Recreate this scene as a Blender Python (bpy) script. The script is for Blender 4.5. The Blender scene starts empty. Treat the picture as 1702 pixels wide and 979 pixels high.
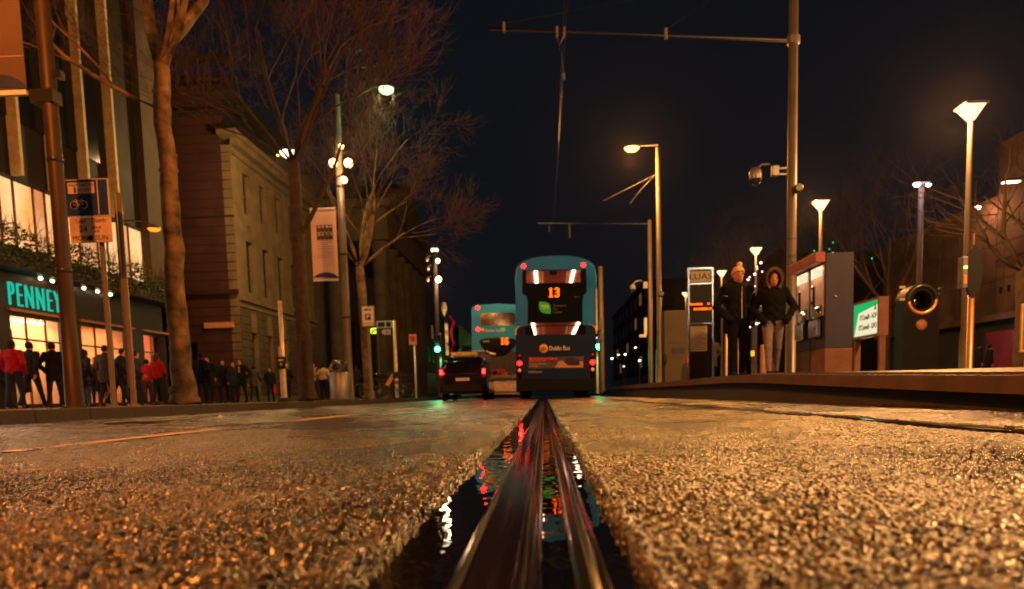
import bpy, bmesh, math, random
import numpy as np
from mathutils import Vector, Matrix
from mathutils.geometry import tessellate_polygon
R = math.radians
random.seed(7)
SC = bpy.context.scene
COL = SC.collection

# ---------------------------------------------------------------- camera
F = 1200.0                     # focal length in photo pixels (photo 1702 wide)
CAM = Vector((0, 0, .15))
PPU = 851.0
def cam_matrix(yaw, pitch=R(5.27), roll=R(-1.5)):
    return Matrix.Rotation(yaw, 3, 'Z') @ Matrix.Rotation(math.pi/2 - pitch, 3, 'X') @ Matrix.Rotation(roll, 3, 'Z')
yaw = .045
for _ in range(12):            # street runs along +Y and vanishes right of the middle
    M = cam_matrix(yaw); c = M.transposed() @ Vector((0, 1, 0))
    yaw += (905 - (PPU + F*c.x/-c.z)) / F
M = cam_matrix(yaw); c = M.transposed() @ Vector((0, 1, 0))
PPV = 655 + F*c.y/-c.z
cam = bpy.data.cameras.new('camera'); camo = bpy.data.objects.new('camera', cam); COL.objects.link(camo)
camo.location = CAM; camo.rotation_euler = M.to_euler()
cam.sensor_width = 36; cam.lens = F*36/1702; cam.shift_y = (PPV - 489.5)/1702; cam.shift_x = 0
cam.clip_start = .02; cam.clip_end = 3000
cam.dof.use_dof = True; cam.dof.focus_distance = 2.3; cam.dof.aperture_fstop = cam.lens/6.2
cam.dof.aperture_blades = 7
SC.camera = camo
def P(u, v, Y):
    """point on the plane y=Y seen at photo pixel u,v"""
    d = M @ Vector(((u-PPU)/F, -(v-PPV)/F, -1)); t = (Y-CAM.y)/d.y
    return CAM + d*t
def GX(u, Y):
    return P(u, 655+.026*(905-u), Y).x

# ---------------------------------------------------------------- world, exposure
w = bpy.data.worlds.new('World'); SC.world = w; w.use_nodes = True
bg = w.node_tree.nodes['Background']
bg.inputs['Color'].default_value = (.42, .52, .78, 1); bg.inputs['Strength'].default_value = .0098
SC.view_settings.view_transform = 'Standard'; SC.view_settings.look = 'None'
SC.view_settings.exposure = 0; SC.view_settings.gamma = 1
SC.cycles.use_denoising = True; SC.cycles.max_bounces = 5; SC.cycles.diffuse_bounces = 2; SC.cycles.glossy_bounces = 3
SC.cycles.transparent_max_bounces = 8; SC.cycles.sample_clamp_indirect = 4; SC.cycles.sample_clamp_direct = 30
SC.cycles.caustics_reflective = False; SC.cycles.caustics_refractive = False

# ---------------------------------------------------------------- materials
def lin(r, g, b):
    f = lambda c: (c/255/12.92) if c/255 <= .04045 else ((c/255+.055)/1.055)**2.4
    return (f(r), f(g), f(b))
MATS = {}
def mat(name, col, rough=.6, metal=0., var=.18, vs=6., bump=0., bs=60., spec=.22, coat=0., emit=None, es=0., alpha=None):
    if name in MATS: return MATS[name]
    m = bpy.data.materials.new(name); m.use_nodes = True; nt = m.node_tree; n = nt.nodes; l = nt.links
    p = n['Principled BSDF']
    tc = n.new('ShaderNodeTexCoord')
    no = n.new('ShaderNodeTexNoise'); no.inputs['Scale'].default_value = vs; no.inputs['Detail'].default_value = 5
    l.new(tc.outputs['Object'], no.inputs['Vector'])
    mr = n.new('ShaderNodeMapRange'); mr.inputs['From Min'].default_value = .3; mr.inputs['From Max'].default_value = .7
    mr.inputs['To Min'].default_value = 1-var; mr.inputs['To Max'].default_value = 1+var
    l.new(no.outputs['Fac'], mr.inputs['Value'])
    mx = n.new('ShaderNodeVectorMath'); mx.operation = 'SCALE'; mx.inputs[0].default_value = col
    l.new(mr.outputs[0], mx.inputs['Scale']); l.new(mx.outputs[0], p.inputs['Base Color'])
    mr2 = n.new('ShaderNodeMapRange'); mr2.inputs['To Min'].default_value = max(.02, rough*.8); mr2.inputs['To Max'].default_value = min(1, rough*1.2)
    l.new(no.outputs['Fac'], mr2.inputs['Value']); l.new(mr2.outputs[0], p.inputs['Roughness'])
    p.inputs['Metallic'].default_value = metal; p.inputs['Specular IOR Level'].default_value = spec
    p.inputs['Coat Weight'].default_value = coat; p.inputs['Coat Roughness'].default_value = .08
    if bump:
        b = n.new('ShaderNodeBump'); b.inputs['Strength'].default_value = bump; b.inputs['Distance'].default_value = .01
        n2 = n.new('ShaderNodeTexNoise'); n2.inputs['Scale'].default_value = bs; n2.inputs['Detail'].default_value = 4
        l.new(tc.outputs['Object'], n2.inputs['Vector']); l.new(n2.outputs['Fac'], b.inputs['Height']); l.new(b.outputs[0], p.inputs['Normal'])
    if emit:
        p.inputs['Emission Color'].default_value = (*emit, 1); p.inputs['Emission Strength'].default_value = es
        m.cycles.emission_sampling = 'NONE'
    MATS[name] = m
    return m
def emis(name, col, s, sample=False):
    if name in MATS: return MATS[name]
    m = bpy.data.materials.new(name); m.use_nodes = True; nt = m.node_tree; nt.nodes.clear()
    e = nt.nodes.new('ShaderNodeEmission'); o = nt.nodes.new('ShaderNodeOutputMaterial')
    e.inputs['Color'].default_value = (*col, 1); e.inputs['Strength'].default_value = s
    nt.links.new(e.outputs[0], o.inputs[0])
    if not sample: m.cycles.emission_sampling = 'NONE'
    MATS[name] = m
    return m
def glow_noise(name, c1, c2, s, scale=1.2, stretch=(1, 1, 1)):
    """a lit blind or shop interior seen through frosted glass: uneven brightness"""
    m = bpy.data.materials.new(name); m.use_nodes = True; nt = m.node_tree; n = nt.nodes; l = nt.links; n.clear()
    o = n.new('ShaderNodeOutputMaterial'); e = n.new('ShaderNodeEmission'); tc = n.new('ShaderNodeTexCoord'); mp = n.new('ShaderNodeMapping')
    mp.inputs['Scale'].default_value = stretch
    no = n.new('ShaderNodeTexNoise'); no.inputs['Scale'].default_value = scale; no.inputs['Detail'].default_value = 3
    cr = n.new('ShaderNodeValToRGB'); cr.color_ramp.elements[0].position = .35; cr.color_ramp.elements[1].position = .65
    cr.color_ramp.elements[0].color = (*c1, 1); cr.color_ramp.elements[1].color = (*c2, 1)
    l.new(tc.outputs['Object'], mp.inputs[0]); l.new(mp.outputs[0], no.inputs['Vector']); l.new(no.outputs['Fac'], cr.inputs[0])
    l.new(cr.outputs[0], e.inputs['Color']); e.inputs['Strength'].default_value = s; l.new(e.outputs[0], o.inputs[0])
    m.cycles.emission_sampling = 'NONE'
    return m
def glassmat(name, tint=(.9, .95, 1), tr=.85):
    m = bpy.data.materials.new(name); m.use_nodes = True; nt = m.node_tree; n = nt.nodes; l = nt.links; n.clear()
    o = n.new('ShaderNodeOutputMaterial'); t = n.new('ShaderNodeBsdfTransparent'); g = n.new('ShaderNodeBsdfGlossy'); mx = n.new('ShaderNodeMixShader')
    t.inputs['Color'].default_value = (*[c*tr for c in tint], 1); g.inputs['Roughness'].default_value = .04; g.inputs['Color'].default_value = (.8, .8, .8, 1)
    fr = n.new('ShaderNodeFresnel'); fr.inputs['IOR'].default_value = 1.45
    ge = n.new('ShaderNodeNewGeometry'); inv = n.new('ShaderNodeMath'); inv.operation = 'SUBTRACT'; inv.inputs[0].default_value = 1; l.new(ge.outputs['Backfacing'], inv.inputs[1])
    mu = n.new('ShaderNodeMath'); mu.operation = 'MULTIPLY'; l.new(fr.outputs[0], mu.inputs[0]); l.new(inv.outputs[0], mu.inputs[1])
    l.new(mu.outputs[0], mx.inputs[0]); l.new(t.outputs[0], mx.inputs[1]); l.new(g.outputs[0], mx.inputs[2]); l.new(mx.outputs[0], o.inputs[0])
    return m

# ---------------------------------------------------------------- mesh builder
def frame_of(d):
    d = Vector(d).normalized(); a = Vector((0, 0, 1)) if abs(d.z) < .95 else Vector((1, 0, 0))
    x = d.cross(a).normalized(); y = x.cross(d).normalized()
    return x, y
class MB:
    def __init__(s): s.v = []; s.f = []; s.sm = []
    def add(s, vs, fs, smooth=False):
        o = len(s.v); s.v += [tuple(p) for p in vs]; s.f += [tuple(i+o for i in f) for f in fs]; s.sm += [smooth]*len(fs); return s
    def box(s, x0, x1, y0, y1, z0, z1, bev=0.):
        if bev <= 0:
            return s.add([(x0,y0,z0),(x1,y0,z0),(x1,y1,z0),(x0,y1,z0),(x0,y0,z1),(x1,y0,z1),(x1,y1,z1),(x0,y1,z1)],
                         [(0,3,2,1),(4,5,6,7),(0,1,5,4),(1,2,6,5),(2,3,7,6),(3,0,4,7)])
        b = min(bev, (x1-x0)*.45, (y1-y0)*.45, (z1-z0)*.45); bm = bmesh.new()
        bmesh.ops.create_cube(bm, size=1)
        for q in bm.verts: q.co = Vector(((x0+x1)/2+q.co.x*(x1-x0), (y0+y1)/2+q.co.y*(y1-y0), (z0+z1)/2+q.co.z*(z1-z0)))
        bmesh.ops.bevel(bm, geom=bm.edges[:], offset=b, segments=2, affect='EDGES', profile=.5)
        s.bm(bm); return s
    def bm(s, bm, smooth=False, mtx=None):
        bm.verts.ensure_lookup_table(); bm.verts.index_update()
        vs = [(mtx @ q.co) if mtx else q.co.copy() for q in bm.verts]
        s.add(vs, [tuple(q.index for q in f.verts) for f in bm.faces], smooth); bm.free(); return s
    def tube(s, pts, rs, n=10, cap=True, smooth=True):
        pts = [Vector(p) for p in pts]
        if not hasattr(rs, '__len__'): rs = [rs]*len(pts)
        vs = []; fs = []
        up = None
        for i, p in enumerate(pts):
            d = (pts[min(i+1, len(pts)-1)] - pts[max(i-1, 0)])
            if d.length < 1e-9: d = Vector((0, 0, 1))
            d.normalize()
            if up is None: x, y = frame_of(d)
            else:
                x = (up - d*up.dot(d))
                if x.length < 1e-6: x, y = frame_of(d)
                x.normalize(); y = d.cross(x)
            up = x
            for k in range(n):
                a = 2*math.pi*k/n; vs.append(p + (x*math.cos(a) + y*math.sin(a))*rs[i])
        for i in range(len(pts)-1):
            for k in range(n):
                a = i*n+k; b = i*n+(k+1) % n; fs.append((a, b, b+n, a+n))
        s.add(vs, fs, smooth)
        if cap:
            m = len(vs)
            s.add(vs[:n], [tuple(range(n-1, -1, -1))]); s.add(vs[-n:], [tuple(range(n))])
        return s
    def cyl(s, a, b, r, r2=None, n=16): return s.tube([a, b], [r, r if r2 is None else r2], n)
    def lathe(s, prof, o=(0,0,0), n=24, axis='Z', cap=True):
        vs = []; fs = []
        for (r, h) in prof:
            for k in range(n):
                a = 2*math.pi*k/n; x = r*math.cos(a); y = r*math.sin(a)
                vs.append({'Z': (o[0]+x, o[1]+y, o[2]+h), 'Y': (o[0]+x, o[1]+h, o[2]+y), 'X': (o[0]+h, o[1]+x, o[2]+y)}[axis])
        for i in range(len(prof)-1):
            for k in range(n):
                fs.append((i*n+k, i*n+(k+1) % n, (i+1)*n+(k+1) % n, (i+1)*n+k))
        s.add(vs, fs, True)
        for i in ((0, len(prof)-1) if cap else ()):
            if prof[i][0] > 1e-4: s.add(vs[i*n:(i+1)*n], [tuple(range(n))])
        return s
    def ball(s, c, r, n=14, sq=(1,1,1)):
        prof = [(max(1e-5, math.sin(math.pi*i/n)), -math.cos(math.pi*i/n)) for i in range(n+1)]
        vs = []; fs = []; m = n+4
        for (a, h) in prof:
            for k in range(m):
                t = 2*math.pi*k/m; vs.append((c[0]+a*math.cos(t)*r*sq[0], c[1]+a*math.sin(t)*r*sq[1], c[2]+h*r*sq[2]))
        for i in range(n):
            for k in range(m): fs.append((i*m+k, i*m+(k+1) % m, (i+1)*m+(k+1) % m, (i+1)*m+k))
        return s.add(vs, fs, True)
    def plate(s, outer, holes, d0, d1, plane='XZ'):
        """flat panel with holes; outline in (a,b), thickness d0..d1 along the third axis"""
        def mp(a, b, d): return {'XZ': (a, d, b), 'YZ': (d, a, b), 'XY': (a, b, d)}[plane]
        loops = [outer]+list(holes); tri = tessellate_polygon([[Vector((a, b, 0)) for a, b in lp] for lp in loops])
        flat = [q for lp in loops for q in lp]; n = len(flat)
        vs = [mp(a, b, d0) for a, b in flat] + [mp(a, b, d1) for a, b in flat]
        fs = [tuple(t) for t in tri] + [tuple(i+n for i in reversed(t)) for t in tri]
        o = 0
        for lp in loops:
            k = len(lp)
            for i in range(k): a = o+i; b = o+(i+1) % k; fs.append((a, b, b+n, a+n))
            o += k
        return s.add(vs, fs)
    def text(s, txt, o, size, xd=(1,0,0), ud=(0,0,1), ext=.004, align='CENTER', sx=1., bold=0., space=1.):
        c = bpy.data.curves.new('t', 'FONT'); c.body = txt; c.size = size; c.extrude = ext; c.align_x = align; c.align_y = 'CENTER'; c.offset = bold; c.space_character = space
        c.resolution_u = 3
        ob = bpy.data.objects.new('t', c); COL.objects.link(ob)
        me = bpy.data.meshes.new_from_object(ob)
        X = Vector(xd).normalized(); U = Vector(ud).normalized(); N = X.cross(U); o = Vector(o)
        vs = [o + X*(q.co.x*sx) + U*q.co.y + N*q.co.z for q in me.vertices]
        s.add(vs, [tuple(p.vertices) for p in me.polygons])
        bpy.data.objects.remove(ob); bpy.data.curves.remove(c); bpy.data.meshes.remove(me)
        return s
    def obj(s, name, m, parent=None, loc=None):
        me = bpy.data.meshes.new(name); me.from_pydata(s.v, [], s.f)
        if any(s.sm): me.polygons.foreach_set('use_smooth', s.sm)
        for q in (m if isinstance(m, (list, tuple)) else [m]): me.materials.append(q)
        me.validate()
        bm = bmesh.new(); bm.from_mesh(me); bmesh.ops.recalc_face_normals(bm, faces=bm.faces[:]); bm.to_mesh(me); bm.free()
        o = bpy.data.objects.new(name, me); COL.objects.link(o)
        if parent: o.parent = parent
        if loc: o.location = loc
        return o
def thing(name, label, cat, loc=(0,0,0), rz=0., group=None):
    o = bpy.data.objects.new(name, None); COL.objects.link(o); o.location = loc; o.rotation_euler = (0, 0, rz)
    o['label'] = label; o['category'] = cat
    if group: o['group'] = group
    return o
def tag(o, label, cat, group=None):
    o['label'] = label; o['category'] = cat
    if group: o['group'] = group
    return o
def struct(o, kind='structure'): o['kind'] = kind; return o
def dup(root, loc, rz=0., label=None, group=None):
    r = root.copy(); COL.objects.link(r); r.location = loc; r.rotation_euler = (0, 0, rz)
    if label: r['label'] = label
    if group: r['group'] = group
    def kids(a, b):
        for ch in list(a.children):
            c = ch.copy(); COL.objects.link(c); c.parent = b; kids(ch, c)
    kids(root, r)
    return r
def light(kind, name, loc, power, col, parent=None, size=.12, target=None, spot=None, sy=None):
    d = bpy.data.lights.new(name, kind); d.energy = power; d.color = col
    if kind in ('POINT', 'SPOT'): d.shadow_soft_size = size
    if kind == 'AREA':
        d.size = size
        if sy: d.shape = 'RECTANGLE'; d.size_y = sy
    if kind == 'SPOT': d.spot_size = spot or R(120); d.spot_blend = .5
    o = bpy.data.objects.new(name, d); COL.objects.link(o); o.location = loc
    if target is not None:
        o.rotation_euler = (Vector(target)-Vector(loc)).to_track_quat('-Z', 'Y').to_euler()
    if parent: o.parent = parent
    return o

# ---------------------------------------------------------------- palette
SODIUM = (1, .40, .07); WARM = (1, .58, .26); PEACH = (1, .62, .36)
m_steel = mat('galvanised steel', (.2, .19, .18), .42, .6, .2, 5, .1, 30)
m_pole = mat('painted pole grey', (.11, .092, .075), .45, .3, .15, 3, .1, 20)
m_dark = mat('black paint', (.02, .021, .024), .3, 0, .2, 8)
m_black = mat('matte black', (.012, .012, .014), .6)
m_white = mat('white board', (.62, .6, .56), .5, 0, .12, 5)
m_navy = mat('navy sign face', (.012, .03, .10), .4, 0, .15, 5)
m_glass = glassmat('clear glass'); m_dglass = glassmat('tinted glass', (.5, .5, .5), .5)
m_rubber = mat('tyre rubber', (.015, .015, .015), .8, bump=.2)
m_chrome = mat('bright metal', (.5, .5, .5), .2, 1., .1)
e_red = emis('red lamp glow', (1, .0035, .003), 32.); e_reddim = emis('dim red lamp', (.8, .02, .06), 1.2)
e_green = emis('green signal glow', (.03, 1, .25), 30.)
e_led = emis('orange display glow', (1, .10, .003), 4.6)
# ================================================================ GROUND, ROAD, RAILS, PAVEMENT, PLATFORM
def hash2(ix, iy, k):
    h = (ix*374761393 + iy*668265263 + k*1442695041) & 0x7fffffff
    h = ((h ^ (h >> 13))*1274126177) & 0x7fffffff
    h = h ^ (h >> 16)
    return (h & 0xffff)/65535.
def worley(x, y, s):
    """stone field: distance to the nearest jittered point and that stone's own random number"""
    X = x/s; Y = y/s; ix = np.floor(X).astype(np.int64); iy = np.floor(Y).astype(np.int64)
    best = np.full(x.shape, 9.); rid = np.zeros(x.shape); tl = np.zeros(x.shape)
    for a in (-1, 0, 1):
        for b in (-1, 0, 1):
            jx = ix+a; jy = iy+b
            d = np.hypot(jx+.1+.8*hash2(jx, jy, 1)-X, jy+.1+.8*hash2(jx, jy, 2)-Y)
            ux = X-jx-.1-.8*hash2(jx, jy, 1); uy = Y-jy-.1-.8*hash2(jx, jy, 2)
            mk = d < best; tl = np.where(mk, ux*(hash2(jx, jy, 4)-.5)+uy*(hash2(jx, jy, 5)-.5), tl); best = np.where(mk, d, best); rid = np.where(mk, hash2(jx, jy, 3), rid)
    return best, rid, tl*s
def vnoise(x, y, s, k=0):
    X = x/s; Y = y/s; ix = np.floor(X).astype(np.int64); iy = np.floor(Y).astype(np.int64); fx = X-ix; fy = Y-iy
    fx = fx*fx*(3-2*fx); fy = fy*fy*(3-2*fy)
    g = lambda a, b: hash2(ix+a, iy+b, 7+k)
    return (g(0,0)*(1-fx)+g(1,0)*fx)*(1-fy) + (g(0,1)*(1-fx)+g(1,1)*fx)*fy
def camber(x): return np.where(x < -.5, -.03*np.clip((-x-.5)/5.3, 0, 1)**1.3, 0.)
def road_h(x, y):
    f1, r1, t1 = worley(x, y, .0090); f2, r2, t2 = worley(x+3.3, y+1.7, .006)
    st = np.clip(1-f1*1.35, 0, 1)**.45*(.05+.95*r1)
    h = (.0066*(.15+.6*vnoise(x, y, .16, 4)+.65*vnoise(x, y, .5, 6)))*st + 1.15*t1*(st > .02) + (.0022)*np.clip(1-f2*1.3, 0, 1)*r2 + .0055*(vnoise(x, y, .06)-.5) + .008*(vnoise(x, y, .33, 2)-.5)
    fade = np.clip((11-y)/4, 0, 1)
    return h*fade + camber(x)

def m_asphalt_mat():
    m = bpy.data.materials.new('wet worn asphalt'); m.use_nodes = True; nt = m.node_tree; n = nt.nodes; l = nt.links
    p = n['Principled BSDF']; tc = n.new('ShaderNodeTexCoord')
    vo = n.new('ShaderNodeTexVoronoi'); vo.inputs['Scale'].default_value = 105; l.new(tc.outputs['Object'], vo.inputs['Vector'])
    cr = n.new('ShaderNodeValToRGB'); e = cr.color_ramp.elements
    e[0].position = .0; e[0].color = (.008, .007, .006, 1); e[1].position = 1; e[1].color = (.13, .10, .07, 1)
    q = e.new(.45); q.color = (.03, .026, .022, 1)
    sep = n.new('ShaderNodeSeparateColor'); l.new(vo.outputs['Color'], sep.inputs[0]); l.new(sep.outputs[0], cr.inputs[0])
    big = n.new('ShaderNodeTexNoise'); big.inputs['Scale'].default_value = 1.1; big.inputs['Detail'].default_value = 6; l.new(tc.outputs['Object'], big.inputs['Vector'])
    mr = n.new('ShaderNodeMapRange'); mr.inputs['From Min'].default_value = .35; mr.inputs['From Max'].default_value = .65; mr.inputs['To Min'].default_value = .22; mr.inputs['To Max'].default_value = 1.25
    l.new(big.outputs['Fac'], mr.inputs['Value'])
    sc = n.new('ShaderNodeVectorMath'); sc.operation = 'SCALE'; l.new(cr.outputs[0], sc.inputs[0]); l.new(mr.outputs[0], sc.inputs['Scale']); l.new(sc.outputs[0], p.inputs['Base Color'])
    r = n.new('ShaderNodeMapRange'); r.inputs['From Min'].default_value = .3; r.inputs['From Max'].default_value = .7; r.inputs['To Min'].default_value = .13; r.inputs['To Max'].default_value = .42
    l.new(big.outputs['Fac'], r.inputs['Value']); l.new(r.outputs[0], p.inputs['Roughness'])
    b = n.new('ShaderNodeBump'); b.inputs['Strength'].default_value = .7; b.inputs['Distance'].default_value = .008
    l.new(vo.outputs['Distance'], b.inputs['Height']); b.invert = True
    b2 = n.new('ShaderNodeBump'); b2.inputs['Strength'].default_value = .4; b2.inputs['Distance'].default_value = .02
    nn = n.new('ShaderNodeTexNoise'); nn.inputs['Scale'].default_value = 14; nn.inputs['Detail'].default_value = 6; l.new(tc.outputs['Object'], nn.inputs['Vector'])
    l.new(nn.outputs['Fac'], b2.inputs['Height']); l.new(b.outputs[0], b2.inputs['Normal']); l.new(b2.outputs[0], p.inputs['Normal'])
    p.inputs['Specular IOR Level'].default_value = .75
    return m
m_asph = m_asphalt_mat()

def grid_obj(verts, nr, nc, flip=False):
    i = np.arange((nr-1)*(nc-1)); r = i//(nc-1); c = i % (nc-1); a = r*nc+c
    return np.stack([a, a+1, a+nc+1, a+nc], 1) if not flip else np.stack([a, a+nc, a+nc+1, a+1], 1)
RV = []; RF = []; off = 0
def road_strip(xa, xb_fn, ys, nc, edge=None, pw=1.):
    """strip from the rail slot edge xa outwards to xb_fn(y)"""
    global off
    ys = np.asarray(ys); t = np.linspace(0, 1, nc)**pw
    Y, T = np.meshgrid(ys, t, indexing='ij'); XB = xb_fn(Y)
    X = xa + (XB-xa)*T
    sgn = np.sign(XB-xa)
    jit = .010*(vnoise(Y*0+5, Y, .03)-.5) + .008*(vnoise(Y*0+9, Y, .011)-.5)
    if edge: X = X + (jit if edge else 0)*np.exp(-np.abs(X-xa)/.03)
    Z = road_h(X, Y)
    if edge:     # raised, crumbling lip along the slot
        dd = np.abs(X-xa); Z = Z + (.0055 if sgn.flat[0] < 0 else .003)*np.exp(-((dd-.009)/.007)**2)*(.5+vnoise(X, Y, .016)) * np.clip((11-Y)/4, 0, 1) - (.007 if sgn.flat[0] < 0 else .003)*np.exp(-((dd-.045)/.022)**2)*np.clip((11-Y)/4, 0, 1)
        Z = np.where(T == 0, Z-.035, Z)
    v = np.stack([X, Y, Z], -1).reshape(-1, 3); f = grid_obj(v, len(ys), nc)+off
    off += len(v); RV.append(v); RF.append(f)
near = np.exp(np.arange(math.log(.38), math.log(12.), .0065)); near = np.append(near, 12.)
far = np.array([12, 20, 40, 80, 150, 400.]); back = np.array([-60, -20, -5, 0, .38])
LE, RE = -.166, .080           # slot edges of the near rail
L2, R2 = 1.435-.105, 1.435+.078
KX = -5.8; PX = 2.5
lf = lambda y: np.maximum(KX, -.95*y-.25); rf = lambda y: np.minimum(L2, 1.0*y+.15)
road_strip(LE, lf, near, 620, True, 1.25); road_strip(RE, rf, near, 520, True, 1.2)
road_strip(R2, lambda y: np.full_like(y, PX+.02), near, 60, True)
for ys in (far, back):
    road_strip(LE, lambda y: np.full_like(y, KX), ys, 12); road_strip(RE, lambda y: np.full_like(y, L2), ys, 6); road_strip(R2, lambda y: np.full_like(y, PX+.02), ys, 5)
# filler outside the finely modelled fan
def filler(xa_fn, xb, ys):
    global off
    Y, T = np.meshgrid(ys, np.linspace(0, 1, 8), indexing='ij'); A = xa_fn(Y); X = A+(xb-A)*T
    v = np.stack([X, Y, camber(X)], -1).reshape(-1, 3); f = grid_obj(v, len(ys), 8)+off; off += len(v); RV.append(v); RF.append(f)
filler(lf, KX, near[near < 6.3]); filler(rf, L2, near[near < 1.4])
V = np.concatenate(RV); Fc = np.concatenate(RF)
me = bpy.data.meshes.new('road'); me.vertices.add(len(V)); me.vertices.foreach_set('co', V.astype(np.float32).ravel())
me.loops.add(len(Fc)*4); me.loops.foreach_set('vertex_index', Fc.astype(np.int32).ravel())
me.polygons.add(len(Fc)); me.polygons.foreach_set('loop_start', (np.arange(len(Fc))*4).astype(np.int32)); me.polygons.foreach_set('loop_total', np.full(len(Fc), 4, np.int32))
me.update(calc_edges=True); me.materials.append(m_asph); me.polygons.foreach_set('use_smooth', np.ones(len(Fc), bool)); me.update()
road = bpy.data.objects.new('road', me); COL.objects.link(road); struct(road)

m_ground = mat('ground tarmac', (.05, .048, .045), .7, 0, .3, 2, .3, 40)
struct(MB().add([(-900,-300,-.16),(900,-300,-.16),(900,1500,-.16),(-900,1500,-.16)], [(0,1,2,3)]).obj('ground', m_ground))

# water lying in the slots beside the rails
mw = bpy.data.materials.new('rain water'); mw.use_nodes = True
nt = mw.node_tree; p = nt.nodes['Principled BSDF']; p.inputs['Base Color'].default_value = (.004, .004, .005, 1); p.inputs['Roughness'].default_value = .015
p.inputs['IOR'].default_value = 1.5; p.inputs['Specular IOR Level'].default_value = .8
tcw = nt.nodes.new('ShaderNodeTexCoord'); nw = nt.nodes.new('ShaderNodeTexNoise'); nw.inputs['Scale'].default_value = 22; nw.inputs['Detail'].default_value = 2
mpw = nt.nodes.new('ShaderNodeMapping'); mpw.inputs['Scale'].default_value = (.8, .45, 1); nt.links.new(tcw.outputs['Object'], mpw.inputs[0])
bw = nt.nodes.new('ShaderNodeBump'); bw.inputs['Strength'].default_value = .24; bw.inputs['Distance'].default_value = .006
nt.links.new(mpw.outputs[0], nw.inputs['Vector']); nt.links.new(nw.outputs['Fac'], bw.inputs['Height']); nt.links.new(bw.outputs[0], p.inputs['Normal'])
b = MB()
for x0, x1 in ((LE-.01, -.078), (-.0055, .0212), (.050, RE+.008), (L2-.01, 1.435-.078), (1.435-.0055, 1.435+.0212), (1.435+.05, R2+.01)):
    b.add([(x0,-3,-.009),(x1,-3,-.009),(x1,150,-.009),(x0,150,-.009)], [(0,1,2,3)])
struct(b.obj('rain_water', mw))

# steel rails (grooved tram rail profile)
ms = bpy.data.materials.new('worn wet rail steel'); ms.use_nodes = True; nt = ms.node_tree; p = nt.nodes['Principled BSDF']
p.inputs['Metallic'].default_value = .7; p.inputs['Base Color'].default_value = (.03, .022, .018, 1)
tc = nt.nodes.new('ShaderNodeTexCoord'); mp = nt.nodes.new('ShaderNodeMapping'); mp.inputs['Scale'].default_value = (160, 3, 60); no = nt.nodes.new('ShaderNodeTexNoise'); no.inputs['Scale'].default_value = 1; no.inputs['Detail'].default_value = 4
nt.links.new(tc.outputs['Object'], mp.inputs[0]); nt.links.new(mp.outputs[0], no.inputs['Vector'])
r_ = nt.nodes.new('ShaderNodeMapRange'); r_.inputs['To Min'].default_value = .04; r_.inputs['To Max'].default_value = .18; nt.links.new(no.outputs['Fac'], r_.inputs['Value']); nt.links.new(r_.outputs[0], p.inputs['Roughness'])
bb = nt.nodes.new('ShaderNodeBump'); bb.inputs['Strength'].default_value = .12; bb.inputs['Distance'].default_value = .002; nt.links.new(no.outputs['Fac'], bb.inputs['Height']); nt.links.new(bb.outputs[0], p.inputs['Normal'])
PR = [(-.0805,-.09),(-.0805,-.002),(-.0795,.0008),(-.0770,.001),(-.0755,-.003),(-.0745,-.0075),(-.052,-.0085),(-.0305,-.0075),(-.0290,-.001),(-.0278,.0025),(-.0225,.003),(-.0205,.001),(-.0198,-.005),(-.0125,-.006),
      (-.0105,-.001),(-.0095,.0008),(-.0070,.0008),(-.0058,-.002),(-.0055,-.03),(.0212,-.03),(.0212,-.003),(.0222,-.0005),(.0245,.0008),(.0335,.0012),(.0355,.0),(.0368,-.005),(.0425,-.0055),
      (.0440,-.001),(.0450,.0018),(.0488,.0018),(.0500,-.001),(.0502,-.09)]
ysr = list(np.arange(-3, 6, .15))+[6, 10, 20, 40, 80, 150]
vs = []; fs = []; k = len(PR)
for j, y in enumerate(ysr):
    for (x, z) in PR: vs.append((x, y, z))
for j in range(len(ysr)-1):
    for i in range(k-1): fs.append((j*k+i, j*k+i+1, (j+1)*k+i+1, (j+1)*k+i))
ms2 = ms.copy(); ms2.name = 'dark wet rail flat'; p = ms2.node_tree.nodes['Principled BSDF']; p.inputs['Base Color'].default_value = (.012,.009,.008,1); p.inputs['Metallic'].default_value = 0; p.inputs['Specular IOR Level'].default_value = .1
rail = MB().add(vs, fs, False).obj('tram_rail', [ms, ms2])
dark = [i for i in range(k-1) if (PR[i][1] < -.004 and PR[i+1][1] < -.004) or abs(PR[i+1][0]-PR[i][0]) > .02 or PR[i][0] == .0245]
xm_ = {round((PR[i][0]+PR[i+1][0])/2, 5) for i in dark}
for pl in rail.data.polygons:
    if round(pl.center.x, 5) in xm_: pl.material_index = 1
tag(rail, 'wet steel tram rail running straight from under the lens to the number 13 bus', 'tram rail', 'rails of the tram track')
r2 = rail.copy(); r2.location = (1.435, 0, 0); COL.objects.link(r2); r2['label'] = 'wet steel tram rail crossing the right side of the road below the platform edge'

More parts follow.
